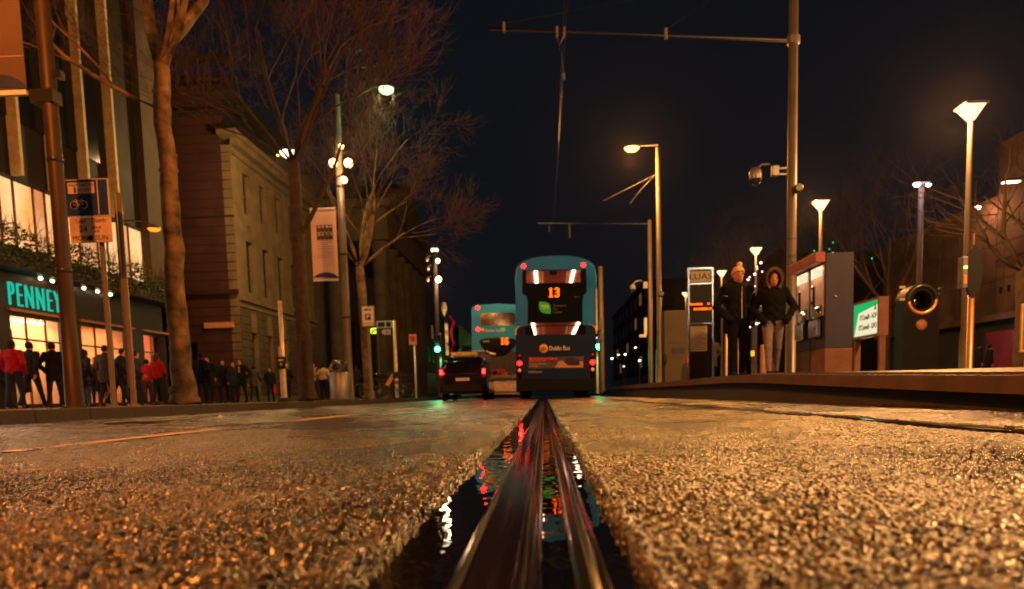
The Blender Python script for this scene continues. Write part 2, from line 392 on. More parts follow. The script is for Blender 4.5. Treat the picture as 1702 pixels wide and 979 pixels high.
# lane dashes and the joint across the right half of the track slab
m_paint = mat('worn road paint', (.5, .42, .3), .5, 0, .45, 18, .4, 120)
b = MB()
for y0, y1 in ((2.4, 4.05), (5.35, 7.1), (8.6, 10.3), (12, 13.7), (15.5, 17.2), (19, 20.7)):
    x = -1.86; z = float(camber(np.array(x)))+.0062
    n = 12; vs = []; fs = []
    for i in range(n+1):
        y = y0+(y1-y0)*i/n; w_ = .045+.004*random.random(); zz = z
        vs += [(x-w_, y, zz), (x+w_, y, zz)]
    for i in range(n): fs.append((2*i, 2*i+1, 2*i+3, 2*i+2))
    b.add(vs, fs)
for s in range(6):  # gutter-side yellow-ish lines far down the left lane
    y0 = 10+s*6
    b.add([(-4.0,y0,-.0135),(-3.92,y0,-.0135),(-3.92,y0+3,-.0135),(-4.0,y0+3,-.0135)], [(0,1,2,3)])
struct(b.obj('lane_marking', m_paint))
b = MB()
vs = []; fs = []; n = 40
for i in range(n+1):
    x = .1+1.2*i/n; y = 3.45+.03*math.sin(x*9)+.01*random.random()
    vs += [(x, y-.011, .0052), (x, y+.011, .0052)]
for i in range(n): fs.append((2*i, 2*i+2, 2*i+3, 2*i+1))
b.add(vs, fs); struct(b.obj('road_joint', mat('tar joint', (.008, .008, .008), .3)))

# pavement on the left, kerb stones
def slabs(m):
    """paving joints cut into a surface"""
    nt = m.node_tree; n = nt.nodes; l = nt.links; p = n['Principled BSDF']
    tc = n.new('ShaderNodeTexCoord'); br = n.new('ShaderNodeTexBrick'); br.inputs['Scale'].default_value = 1.0; br.inputs['Brick Width'].default_value = .6; br.inputs['Row Height'].default_value = .4
    br.inputs['Mortar Size'].default_value = .008; br.inputs['Color1'].default_value = (1, 1, 1, 1); br.inputs['Color2'].default_value = (.78, .78, .78, 1); br.inputs['Mortar'].default_value = (.2, .2, .2, 1)
    l.new(tc.outputs['Object'], br.inputs['Vector']); mu = n.new('ShaderNodeVectorMath'); mu.operation = 'MULTIPLY'
    src = p.inputs['Base Color'].links[0].from_socket; l.new(src, mu.inputs[0]); l.new(br.outputs['Color'], mu.inputs[1]); l.new(mu.outputs[0], p.inputs['Base Color'])
    return m
m_pave = mat('wet granite paving', (.2, .17, .15), .22, 0, .3, 3, .25, 25)
slabs(m_pave)
m_kerb = mat('granite kerb', (.045, .035, .03), .6, 0, .3, 20, .3, 90)
PZ = .124
b = MB().add([(KX-.3,-60,PZ),(KX-.3,400,PZ),(-60,400,PZ),(-60,-60,PZ)], [(0,1,2,3)])
struct(b.obj('pavement', m_pave))
b = MB(); y = -20.
while y < 120:
    b.box(KX-.3, KX, y, y+.995, -.15, PZ+.004, .012); y += 1.0
struct(b.obj('kerb', m_kerb))
# far right pavement
struct(MB().box(9.9, 60, -60, 400, -.15, .12).obj('far_pavement', mat('far paving', (.14, .12, .1), .4, 0, .3, 3)))

# tram platform with ramped ends
m_plat = slabs(mat('platform paving', (.10, .08, .065), .5, 0, .3, 3, .2, 40))
m_cop = mat('platform granite coping', (.10, .062, .045), .6, 0, .25, 7, .2, 60)
m_pface = mat('platform face concrete', (.05, .04, .035), .7, 0, .3, 6, .2, 40)
def plz(y): return float(np.interp(y, [-3, 0, 4.4, 8.8, 10, 27, 28.5, 34], [.02, .08, .195, .32, .335, .35, .345, .02]))
PZR = .34
yy = [-3, -1, 0, 1, 2.2, 3.3, 4.4, 5.5, 6.6, 7.7, 8.8, 10, 14, 20, 27, 28.5, 30, 32, 34]
def ribbon(b, x0, z0f, x1, z1f):
    vs = []; fs = []
    for y in yy: vs += [(x0, y, z0f(y)), (x1, y, z1f(y))]
    for i in range(len(yy)-1): fs.append((2*i, 2*i+1, 2*i+3, 2*i+2))
    b.add(vs, fs)
b = MB(); ribbon(b, PX+.42, plz, 9.9, plz); struct(b.obj('tram_platform', m_plat))
b = MB(); T = .10
ribbon(b, PX, plz, PX+.42, plz); ribbon(b, PX, lambda y: plz(y)-T, PX, plz); ribbon(b, PX, lambda y: plz(y)-T, PX+.12, lambda y: plz(y)-T)
struct(b.obj('platform_coping', m_cop))
b = MB(); ribbon(b, PX+.09, lambda y: -.16, PX+.09, lambda y: plz(y)-T); struct(b.obj('platform_face', m_pface))
# tactile studs on the coping as seen along its top line
b = MB()
for i in range(46):
    y = 3.2+.13*i; b.box(PX+.05, PX+.38, y, y+.05, plz(y)+.002, plz(y)+.012)
struct(b.obj('tactile_strip', mat('tactile paving', (.16, .11, .08), .5)))
# service cover and a bit of litter on the road by the kerb
b = MB().lathe([(0.0, .004), (.26, .004), (.28, 0), (.28, -.02)], (-3.5, 6.1, -.008), 28)
for i in range(-3, 4): b.box(-3.5-.2, -3.5+.2, 6.1+i*.06-.01, 6.1+i*.06+.01, -.004, .003)
tag(b.obj('manhole_cover', mat('cast iron', (.03, .03, .03), .4, .5)), 'round cast iron cover sunk in the left traffic lane', 'manhole cover')
lp = P(366, 689, 7.3)
b = MB(); bm_ = bmesh.new(); bmesh.ops.create_icosphere(bm_, subdivisions=2, radius=.022)
for q in bm_.verts: q.co *= random.uniform(.6, 1.2)
b.bm(bm_, mtx=Matrix.Translation((lp.x, 7.3, .0)))
tag(b.obj('litter', m_white), 'scrap of crumpled white paper on the road near the left kerb', 'litter')
# ================================================================ BUILDINGS
m_stone = mat('warm limestone', (.14, .10, .053), .8, 0, .25, 1.5, .4, 20)
m_dstone = mat('dark facade panel', (.014, .011, .009), .7, 0, .25, 2, .2, 20)
m_redst = mat('reddish stone', (.05, .018, .015), .85, 0, .3, 1.2, .4, 15)
m_dwin = mat('dark window glass', (.01, .012, .015), .12, 0, .1, 3)
m_frame = mat('window frame', (.05, .04, .035), .5)
FX = -14.5
# ---- department store on the left
store = thing('department_store', 'shop building with turquoise lit letters, glowing windows and thin upright fins', 'building', (FX, 0, 0))
Y0, Y1 = 9., 27.6
wins = [(9.6, 13.2), (13.9, 18.6), (19.32, 21.75), (22.35, 25.15), (25.9, 27.45)]
holes = [[(a, PZ+.05), (b_, PZ+.05), (b_, 2.77), (a, 2.77)] for a, b_ in wins]
b = MB().plate([(Y0, PZ-.05), (Y1, PZ-.05), (Y1, 4.05), (Y0, 4.05)], holes, -.35, 0, 'YZ')
b.obj('shopfront_wall', mat('shopfront brown cladding', (.03, .02, .016), .45, 0, .2, 2), store)
up = MB().plate([(Y0, 4.05), (Y1, 4.05), (Y1, 17), (Y0, 17)],
     [[(Y0+.4, 4.6), (26.75, 4.6), (26.75, 6.5), (Y0+.4, 6.5)], [(21.3, 13.0), (23.3, 13.0), (23.3, 15), (21.3, 15)]], -.4, -.02, 'YZ')
up.obj('upper_wall', m_dstone, store)
MB().box(-8, -.02, Y1-.3, Y1, 4.06, 17).box(-8, 0, Y1-.32, Y1, PZ, 4.04).box(-8, -.4, Y0, Y1, 16.9, 17).obj('end_wall', m_dstone, store)
MB().box(-.02, .28, 26.3, Y1+.05, 4.06, 17.2).obj('corner_pillar', mat('rough concrete pillar', (.06, .045, .03), .85, 0, .3, 1.5, .5, 12), store)
for y in (16.9, 18.4, 19.9, 21.4, 22.9, 24.5):
    MB().box(-.02, .3, y-.06, y+.06, 6.52, 16.5, .01).obj('facade_fin', mat('lit-toned fin stone', (.5, .42, .24), .6), store)  # pale yellowish tone stands in for lamp light on the fins
# dark glazing between the fins higher up
for y in (18.46, 19.96, 21.46, 22.96):
    MB().box(-.015, .03, y, y+1.38, 8.1, 12.1).obj('dark_glazing', m_dwin, store)
# interior rooms
m_cream = mat('shop interior wall', (.55, .30, .16), .7, 0, .35, 1.2)
MB().box(-5.2, -5.1, Y0, Y1-.35, PZ, 3.2).box(-5.1, -.36, Y0, Y1-.35, 3.1, 3.15).box(-5.1, -.36, Y0, Y0+.1, PZ, 3.1).box(-5.1, -.36, Y1-.45, Y1-.35, PZ, 3.1)\
    .box(-3.4, -.36, 21.9, 22.2, PZ, 3.1).box(-3.4, -.36, 25.4, 25.7, PZ, 3.1).obj('interior_wall', m_cream, store)
MB().box(-5.1, -.36, Y0, Y1-.35, PZ+.01, PZ+.03).obj('interior_floor', mat('shop floor', (.4, .3, .2), .25), store)
b = MB()
rr = random.Random(3)
for i in range(8):
    for j in range(3): b.lathe([(.0, 0), (.09, 0), (.09, .05)], (-.8-j*1.3, 19.5+i*.36, 2.66), 12).cyl((-.8-j*1.3, 19.5+i*.36, 2.7), (-.8-j*1.3, 19.5+i*.36, 3.1), .01, .01, 5)
b.obj('ceiling_downlights', emis('shop downlight', (1, .72, .42), 14), store)
for (y0, y1, x, c_, z1) in ((19.6, 20.0, -3.5, (.35, .04, .02), 2.3), (20.3, 20.42, -1.6, (.08, .04, .03), 2.6), (20.9, 21.0, -1.2, (.8, .7, .55), 2.5), (21.2, 21.7, -3.0, (.6, .12, .04), 2.2), (22.6, 23.0, -2.5, (.3, .08, .04), 2.0),
                            (23.4, 23.5, -1.0, (.1, .04, .02), 2.6), (23.9, 24.3, -1.8, (.6, .2, .1), 2.3), (24.7, 25.0, -3, (.3, .05, .03), 2.6), (26.1, 26.5, -1.5, (.4, .06, .04), 2.4), (26.9, 27.2, -2.6, (.5, .15, .08), 2.5)):
    c_ = tuple(c_)
    MB().box(x-.15, x, y0, y1, PZ+.03, z1, .02).obj('display_panel', mat('display panel %.2f' % c_[1]+'%.1f' % c_[0], c_, .5), store)
# garments on racks in the window displays
for i in range(22):
    y = rr.uniform(19.5, 27.2); x = rr.uniform(-2.2, -.8); z = rr.uniform(.5, 1.3)
    c_ = rr.choice([(.5,.06,.04),(.7,.55,.3),(.05,.05,.08),(.6,.3,.15),(.3,.28,.1)])
    MB().lathe([(.02, .75), (.1, .68), (.14, .45), (.12, .2), (.2, 0), (.19, -.01)], (x, y, z), 9).obj('garment', mat('garment %.2f%.2f' % c_[:2], c_, .8), store)
m_front = mat('bronze window frame', (.1, .05, .03), .35, .5)
for k, (a, b_) in enumerate(wins):
    fr = MB()
    for (p0, p1, q0, q1) in ((a, b_, 2.69, 2.77), (a, a+.06, .17, 2.69), (b_-.06, b_, .17, 2.69), (a+.06, b_-.06, .17, .25), (a+.06, b_-.06, 2.05, 2.1)):
        fr.box(-.2, -.14, p0, p1, q0, q1)
    n = 3 if k != 4 else 2
    for i in range(1, n): y = a+(b_-a)*i/n; fr.box(-.195, -.145, y-.025, y+.025, .25, 2.69)
    f = fr.obj('shop_window', m_front, store)
    MB().box(-.174, -.168, a+.05, b_-.05, .2, 2.7).obj('pane', m_glass, f)
    MB().box(-.02, .1, a-.1, b_+.1, 2.80, 2.86).obj('lintel', mat('copper lintel', (.35, .16, .08), .4, .3), f)
for (y, pw, c_) in ((11.5, 500, PEACH), (16, 600, PEACH), (20.5, 850, (1, .58, .28)), (23.7, 560, (1, .42, .18)), (26.7, 520, (1, .28, .14))):
    light('AREA', 'shop_light', (-2.2, y, 3.02), pw, c_, store, 2.2, target=(-2.2, y, 0))
# bright red-haloed lamp in the third window
lp = P(241, 576, 26.3)
MB().ball((-.7, 26.15, 2.15), .1).obj('window_lamp', emis('window lamp', (1, .6, .4), 40), store)
# glowing upper panes with mullions
g1 = glow_noise('lit blind pale', (1, .36, .09), (1, .60, .26), 1.25, .9, (1, 1, .6)); g2 = glow_noise('lit blind amber', (.75, .25, .07), (1, .48, .2), 1.0, 1.1, (1, 1, .6))
y = Y0+.4; i = 0; wd = [.62, .95, .55, .8, .5, .9]
while y < 26.7:
    d = min(wd[i % 6], 26.75-y)
    MB().box(-.3, -.26, y+.02, y+d-.02, 4.6, 6.49).obj('upper_pane', g2 if i % 3 == 1 else g1, store); 
    MB().box(-.26, -.2, y+d-.02, y+d+.02, 4.6, 6.49).obj('mullion', m_front, store)
    y += d; i += 1
MB().box(-.5, -.42, 21.3, 23.3, 13, 15).obj('upper_pane', glow_noise('lit room high', (.5, .4, .1), (1, .8, .4), .8, 1.5), store)
MB().box(-.2, -.15, 21.8, 21.86, 13, 15).box(-.2, -.15, 22.4, 22.46, 13, 15).obj('mullion', m_front, store)
# shop letters and small downlights under the planter
b = MB().text('PENNEYS', (.05, 19.25, 3.22), .96, xd=(0,1,0), ud=(0,0,1), ext=.03, align='LEFT', sx=.50, bold=-.02, space=1.32)
s_ = b.obj('shop_letters', emis('turquoise neon', (.02, .72, .48), .75), store); s_['label'] = 'turquoise lit shop name letters'
for y in (17.6, 18.5, 20.45, 20.95, 22.4, 23.1, 23.8):
    o = MB().lathe([(0.0, -.05), (.045, -.04), (.05, .0), (.05, .05), (0, .06)], (.16, y, 3.83), 10).obj('fascia_light', emis('fascia light', (1, .75, .45), 12), store)
light('AREA', 'fascia_glow', (.5, 20.5, 3.75), 14, PEACH, store, .2, target=(0, 20.5, 3), sy=6)
light('AREA', 'band_glow', (-.1, 18, 5.6), 300, (1, .6, .3), store, 1.6, target=(4, 18, 4.4), sy=15)
# planter box with hedge
m_leaf = mat('hedge leaves', (.035, .06, .018), .5, 0, .5, 30)
hd = thing('planter_hedge', 'long leafy hedge in a box above the shop windows', 'hedge', (FX, 0, 3.85))
MB().box(.02, .62, Y0, Y1-.1, 0, .28, .02).obj('planter_box', mat('planter', (.04, .035, .03), .5), hd)
b = MB(); rr = random.Random(5)
for i in range(9000):
    y = rr.uniform(Y0, Y1-.1); t = rr.random()
    x = .05+.75*rr.random()**.6; z = .05+rr.random()*(.95+.12*math.sin(y*2.1)); 
    if rr.random() < .35: x = .62+.2*rr.random()
    s = rr.uniform(.03, .07); a = Vector((rr.gauss(0,1), rr.gauss(0,1), rr.gauss(0,1))).normalized(); x_, y_ = frame_of(a); c = Vector((x, y, z))
    b.add([c-x_*s, c-y_*s*.5, c+x_*s, c+y_*s*.5], [(0,1,2,3)])
b.obj('foliage', m_leaf, hd)
b = MB()
for i in range(260):
    y = rr.uniform(Y0+5, Y1-.3); c = Vector((.35, y, .9)); tip = c+Vector((rr.uniform(-.2,.3), rr.uniform(-.35,.35), rr.uniform(.25,.75)))
    b.tube([c, (c+tip)/2+Vector((0,0,.06)), tip], [.012, .008, .002], 3)
b.obj('spiky_plants', mat('cordyline leaves', (.16, .07, .035), .5, 0, .4, 10), hd)

# ---- second building: side wall facing us, ashlar front along the street
def windows_on_x(parent, X, ys, w, z0, z1, depth=.25, n='window', pane=m_dwin):
    for y in ys:
        f = MB().box(X-depth-.03, X-depth+.03, y-w/2, y-w/2+.06, z0, z1).box(X-depth-.03, X-depth+.03, y+w/2-.06, y+w/2, z0, z1).box(X-depth-.03, X-depth+.03, y-w/2+.06, y+w/2-.06, (z0+z1)/2-.03, (z0+z1)/2+.03).obj(n, m_frame, parent)
        MB().box(X-depth-.01, X-depth, y-w/2+.05, y+w/2-.05, z0, z1).obj('pane', pane, f)
off_ = thing('stone_office_building', 'classical stone building with a red lit side wall and rows of narrow windows', 'building', (0, 0, 0))
SY = 34.5; EY = 46.
y1 = [36.15, 38.25, 40.4, 42.5, 44.6]
hl = []
for (a, b_, w_) in ((5.55, 8.05, .85), (9.35, 11.3, .8), (.9, 3.6, .8), (8.5, 8.85, .28)):
    for y in y1: hl.append([(y-w_/2, a), (y+w_/2, a), (y+w_/2, b_), (y-w_/2, b_)])
MB().plate([(SY, PZ-.05), (EY, PZ-.05), (EY, 12.2), (SY, 12.2)], hl, FX-.45, FX, 'YZ').obj('front_wall', m_stone, off_)
for z, h, d in ((5.0, .18, .22), (4.72, .12, .12), (11.8, .12, .15)):
    MB().box(FX+.002, FX+d, SY-.0, EY, z, z+h).obj('string_course', m_stone, off_)
MB().box(FX+.002, FX+.35, SY, EY, 12.2, 12.52).box(FX-.4, FX+.5, SY-.5, EY, 12.5, 12.75).obj('cornice', m_stone, off_)
b = MB(); z = .5
while z < 4.6:
    yv = SY
    for y in y1+[EY+.4]:
        b.box(FX+.001, FX+.05, yv+(.0), y-.42, z, z+.33, .012); yv = y+.42
    z += .38
b.obj('rusticated_courses', mat('shade-toned rusticated stone', (.07, .048, .03), .85, 0, .3, 2, .3, 20), off_)  # lower stone darkened in colour, for the light fading towards the street
for zz in ((5.55, 8.05, .85), (9.35, 11.3, .8), (.9, 3.6, .8)): windows_on_x(off_, FX, y1, zz[2], zz[0], zz[1])
b = MB()
for y in y1: b.box(FX-.45, FX-.4, y-.14, y+.14, 8.5, 8.85)
b.obj('vent_recess', m_dwin, off_)
# side wall facing the camera
hs = [[(x-.35, a), (x+.35, a), (x+.35, b_), (x-.35, b_)] for x in (-18.0, -20.6) for a, b_ in ((9.6, 11.4), (5.9, 7.6))] + [[(-18.0, PZ), (-16.7, PZ), (-16.7, 3.1), (-18.0, 3.1)]]
MB().plate([(-32, PZ-.05), (FX-.45, PZ-.05), (FX-.45, 14.4), (-32, 14.4)], hs, SY, SY+.4, 'XZ').obj('side_wall', m_redst, off_)
b = MB()
for z, h, d in ((5.3, .2, .16), (8.9, .08, .05), (14.4, .3, .5), (13.6, .15, .2), (16.0, .18, .3)): b.box(-32, FX+(.02 if z < 14 else .3), SY-d, SY-.002 if z < 14 else SY+.3, z, z+h)
z = .5
while z < 14:
    if abs(z-5.3) > .3: b.box(-32, FX-.03, SY-.012, SY-.001, z, z+.035)
    z += .42
b.obj('stone_bands', mat('red stone bands', (.03, .013, .011), .85, 0, .3, 2), off_)
b = MB()
for i in range(34): b.lathe([(.07,0),(.1,.2),(.13,.45),(.07,.8),(.06,1.1),(.09,1.3)], (-32+.5*i+.3, SY-.25, 14.7), 8)
b.obj('balustrade', m_redst, off_)
for x in (-18.0, -20.6):
    for a, b_ in ((9.6, 11.4), (5.9, 7.6)):
        f = MB().box(x-.35, x+.35, SY+.2, SY+.26, a+.9, a+.96).box(x-.03, x+.03, SY+.2, SY+.25, a, a+.9).obj('window', m_frame, off_)
        MB().box(x-.35, x+.35, SY+.27, SY+.28, a, b_).obj('pane', m_dwin, f)
MB().box(-18.0, -16.7, SY+.3, SY+.35, PZ, 3.1).obj('side_door', m_dark, off_)
MB().box(-16.25, -14.8, SY-.1, SY-.02, 3.72, 3.98).obj('name_board', mat('orange board', (.55, .22, .1), .5), off_)
MB().box(-26, FX-.5, SY+.5, EY, 12.2, 15.6).box(-32, -15, SY+.41, EY, 14.3, 14.4).obj('roof_block', m_dstone, off_)
# orange lamp on a bracket on that side wall
ol = thing('bracket_lamp', 'glowing orange bowl lamp on a shopfront bracket left of the first bare tree', 'lamp', P(256, 381, 24))
MB().lathe([(0, -.07), (.13, -.055), (.2, 0), (.2, .012)], (0,0,0), 20).obj('bowl', emis('orange lamp bowl', (1, .16, .01), 3.5), ol)
MB().lathe([(.21, .014), (.2, .05), (.08, .12), (0, .13)], (0,0,0), 20).tube([(0,0,.12),(-.4,0,.3),(FX-P(256, 381, 24).x, 0, .3)], .03, 8).obj('lamp_hood', m_dark, ol)
light('POINT', 'bracket_light', (0, 0, -.2), 90, (1, .33, .1), ol, .12)

# ---- portico with columns
m_pstone = mat('portico column stone', (.07, .055, .034), .85, 0, .3, 1.5, .3, 12)
gp = thing('columned_post_office', 'grand stone portico with tall columns behind the hanging banner', 'building', (0, 0, 0))
MB().box(-24, FX-.02, EY+.02, 66, PZ, 14.2).obj('main_block', mat('portico wall stone', (.075, .06, .04), .85, 0, .2, 1), gp)
for y in (48, 50.8, 53.6, 56.4, 59.2, 62):
    b = MB().lathe([(.68, 0), (.68, .15), (.56, .3), (.55, 4), (.47, 9.6), (.5, 9.7), (.64, 9.9), (.64, 10.2)], (-10.6, y, PZ), 28)
    b.obj('column', m_pstone, gp)
MB().lathe([(.68, 0), (.68, .15), (.56, .3), (.55, 4), (.47, 9.6), (.5, 9.7), (.64, 9.9), (.64, 10.2)], (-13.6, 48, PZ), 28).obj('column', m_pstone, gp)
MB().box(FX, -9.85, 47.3, 62.8, 10.35, 11.3).box(FX, -9.95, 47.4, 62.7, 11.3, 12.4).box(FX, -9.6, 47.0, 63.1, 12.4, 12.9).obj('entablature', m_pstone, gp)
MB().plate([(47.0, 12.9), (63.1, 12.9), (55, 16)], [], FX, -9.7, 'YZ').obj('pediment', m_pstone, gp)
MB().box(FX, -9.4, 47, 63, PZ, PZ+.16).obj('step', m_pstone, gp)
for y in (49.5, 52.2, 55): MB().box(FX-.01, FX+.03, y-.6, y+.6, 1, 6).obj('window', m_dwin, gp)

# ---- far terraces left and right
def terrace(label, X, y0, y1, H, side, m, nwin, storeys, glow=None, group=None, seed=1):
    t = thing('terrace_building', label, 'building', (X, y0, 0), group=group)
    d = -12*side
    MB().box(min(0, -d), max(0, -d), 0, y1-y0, .1, H).obj('wall', m, t)
    fx = -.02*side
    MB().box(min(fx*12, 0), max(fx*12, 0), -.1, y1-y0+.1, H, H+.5).obj('cornice', m, t)
    rr = random.Random(seed)
    dy = (y1-y0)/nwin; dz = (H-4)/storeys
    for i in range(nwin):
        for j in range(storeys):
            y = dy*(i+.5); z = 4+dz*(j+.2)
            w_ = MB().box(min(fx, fx*3), max(fx, fx*3), y-dy*.2, y+dy*.2, z, z+dz*.55)
            w_.obj('window', glow if (glow and rr.random() < .12) else m_dwin, t)
    MB().box(min(fx, fx*3), max(fx, fx*3), .4, y1-y0-.4, .5, 3.2).obj('shopfront', m_dwin, t)
    return t
m_far1 = mat('far brown front', (.10, .06, .045), .8, 0, .3, 1); m_far2 = mat('far dark front', (.04, .035, .035), .8, 0, .3, 1)
gw = emis('far lit window', (1, .5, .2), .10)
terrace('dark building rising behind the columned portico', FX, 66.2, 83, 16, -1, m_far2, 5, 4)
tb = terrace('brown building under the tall mast with a curved lit cornice', FX, 83.2, 100, 16.5, -1, m_far1, 5, 4, gw, seed=4)
light('POINT', 'cornice_wash', (3.0, -1.5, 12), 500, (1, .4, .25), tb, .3)
terrace('low dark block beyond the red neon sign', FX, 100.2, 135, 11, -1, m_far2, 8, 3, gw, seed=5)
terrace('long dark terrace far beyond the lamp posts', 24, 75, 130, 13.5, 1, m_far2, 12, 3, gw, seed=6)
terrace('dark low building closing the far end of the street', -6, 230, 300, 16, -1, m_far2, 9, 3, gw, seed=8)
fe = terrace('dark building behind the beige kiosk', 19, 132, 200, 20, 1, m_far2, 9, 4, gw, seed=9)
# greenish lit gable beyond the taxi
gg = thing('gabled_building', 'narrow building washed in green light above the taxi roof sign', 'building', (0, 0, 0))
a = P(769, 545, 110); c = P(786, 660, 110)
MB().plate([(a.x-.6, .1), (c.x+.8, .1), (c.x+.8, a.z-1.8), (a.x-.6, a.z+.6)], [], 110, 114, 'XZ').obj('wall', mat('gable plaster', (.2, .22, .18), .8, 0, .4, .7), gg)
for k in range(4): MB().box(a.x-.2, c.x+.4, 109.9, 109.97, 1.5+k*1.8, 2.3+k*1.8).obj('window', m_dwin, gg)
light('POINT', 'green_wash', ((a.x+c.x)/2+.5, 107.5, 5), 120, (.2, 1, .25), gg, .2)
# neon sign on the far terrace
ns = thing('neon_sign', 'tall gold and red neon sign hanging on the far left terrace', 'sign', (0, 0, 0))
Yn = 84.
zt = P(738, 498, Yn); zb = P(741, 592, Yn)
b = MB(); 
b.box(zt.x-.05, zt.x+.45, Yn, Yn+.3, zb.z, zt.z-2.2); b.obj('sign_case', m_black, ns)
g3 = glow_noise('gold neon', (.15, .05, .01), (1, .5, .14), .9, 1.6, (1, 1, 1.2)); g4 = glow_noise('red neon', (.08, 0, .01), (1, .01, .05), .55, 1.5, (1, 1, .8))
MB().box(zt.x, zt.x+.35, Yn-.05, Yn-.01, zb.z+.1, zt.z-2.6).lathe([(0,0),(.2,.5),(.35,1.0),(.2,1.6),(0,1.7)], (zt.x, Yn-.2, zt.z-2.0), 10).obj('gold_tubes', g3, ns)
MB().tube([(zt.x+.55, Yn-.05, zb.z+.3), (zt.x+.95, Yn-.05, zb.z+1.4), (zt.x+.6, Yn-.05, zb.z+2.6), (zt.x+1.1, Yn-.05, zb.z+4), (zt.x+.75, Yn-.05, zt.z-3), (zt.x+1.1, Yn-.05, zt.z-2.6), (zt.x+.6, Yn-.05, zt.z-1.8)], .11, 8).obj('red_tubes', g4, ns)

# ---- large wall building on the right
rb = thing('blank_walled_building', 'large blank walled building lit by a wall lamp behind the right trees', 'building', (0, 0, 0))
RX = 22.
m_rw = mat('panelled render wall', (.07, .042, .03), .8, 0, .45, .6, .3, 8)
b = MB().box(RX, RX+14, 36.8, 48.5, 3.4, 9.1).box(RX-.0, RX+14, 27, 36.75, 3.4, 11.5)
b.obj('wall', m_rw, rb)
b = MB()
for y in np.arange(28.5, 48, 1.9): b.box(RX-.02, RX-.001, y, y+.035, 3.5, 9.0)
for z in (5.1, 6.8, 8.3): b.box(RX-.02, RX-.001, 27.2, 48.2, z, z+.03)
b.obj('panel_joints', mat('panel joint', (.07, .045, .035), .8), rb)
MB().box(RX-.5, RX+.2, 27, 48.5, 3.1, 3.38).box(RX-.12, RX-.02, 27, 36.75, 6.0, 6.15).obj('ledge', m_rw, rb)
b = MB()
for y in (30.2, 31.0, 31.8, 35, 35.6, 36.2): b.box(RX-.03, RX-.005, y, y+.18, 6.3 if y < 33 else 4.4, 6.6 if y < 33 else 4.7)
b.obj('vents', m_dwin, rb)
MB().box(RX+.3, RX+.6, 27, 48.5, .12, 3.1).obj('shopfront_shutter', mat('dark shutter', (.03, .028, .03), .5), rb)
mg = bpy.data.materials.new('mural paint'); mg.use_nodes = True; nt = mg.node_tree; p = nt.nodes['Principled BSDF']; tcg = nt.nodes.new('ShaderNodeTexCoord'); ng = nt.nodes.new('ShaderNodeTexNoise'); ng.inputs['Scale'].default_value = .9; ng.inputs['Detail'].default_value = 6
cg = nt.nodes.new('ShaderNodeValToRGB'); el = cg.color_ramp.elements; el[0].position = .3; el[0].color = (.03, .02, .03, 1); el[1].position = .75; el[1].color = (.1, .35, .22, 1); q = el.new(.42); q.color = (.16, .015, .04, 1); q = el.new(.62); q.color = (.17, .03, .06, 1)
nt.links.new(tcg.outputs['Object'], ng.inputs['Vector']); nt.links.new(ng.outputs['Fac'], cg.inputs[0]); nt.links.new(cg.outputs[0], p.inputs['Base Color'])
MB().box(RX-.05, RX+.28, 33.4, 37.3, .3, 2.6).obj('mural_panel', mg, rb)
light('POINT', 'mural_light', (RX-1.2, 35, 2.9), 14, (1, .5, .45), rb, .1)
wl = thing('wall_lamp', 'bright angled floodlight high on the right wall', 'lamp', P(1680, 300, 29))
MB().box(-.3, .3, -.12, .12, -.05, .06, .01).obj('lamp_case', m_dark, wl)
MB().box(-.28, .28, -.14, .1, -.075, -.052).obj('lamp_glass', emis('floodlight', (1, .62, .4), 18), wl)
MB().tube([(0,0,.05),(.4,0,.1),(RX-wl.location.x, 0, .1)], .03, 8).obj('bracket', m_dark, wl)
wl2 = thing('wall_lamp', 'small lamp shining on the top corner of the right wall', 'lamp', (RX-.8, 37.0, 8.6))
MB().lathe([(0,-.1),(.1,-.05),(.12,.05),(0,.1)], n=12).obj('lamp_glass', emis('floodlight', (1,1,1), 1), wl2)
MB().tube([(0,0,.1),(.3,0,.2),(.8,0,.2)], .02, 6).obj('bracket', m_dark, wl2)
light('POINT', 'wall_wash', (-.1, 0, -.15), 330, (1, .42, .18), wl2, .1)
light('POINT', 'wall_wash', (.3, 1.5, -.6), 420, (1, .42, .2), wl, .15)
# ================================================================ LAMPS, MASTS, SIGNS
LX = -6.45
def wire(label, pts, r=.008, group=None, name='overhead_wire'):
    o = MB().tube(pts, r, 5).obj(name, m_dark); return tag(o, label, 'wire', group)
def dome_camera(root, o, s=1., side=-1):
    """cctv dome on a swan-neck bracket; o = point on the pole"""
    x, y, z = o
    MB().box(x+side*.28*s-.07*s, x+side*.28*s+.1*s, y-.07, y+.07, z-.13*s, z+.12*s, .015).box(x+side*.16*s-.08*s, x, y-.03, y+.03, z+.03, z+.06).box(x+side*.16*s-.08*s, x, y-.03, y+.03, z-.09, z-.06)\
        .tube([(x+side*.3*s,y,z+.1*s),(x+side*.42*s,y,z+.17*s),(x+side*.6*s,y,z+.16*s),(x+side*.72*s,y,z+.05*s)], .028*s, 8).obj('camera_bracket', m_steel, root)
    c = MB().lathe([(.0,.14),(.08,.13),(.125,.06),(.13,-.06),(.125,-.1)], (x+side*.74*s, y, z-.06*s), 18).obj('dome_camera', m_steel, root)
    MB().lathe([(.12,-.1),(.105,-.17),(.05,-.22),(0,-.23)], (x+side*.74*s, y, z-.06*s), 18).obj('dome_glass', m_dark, c)

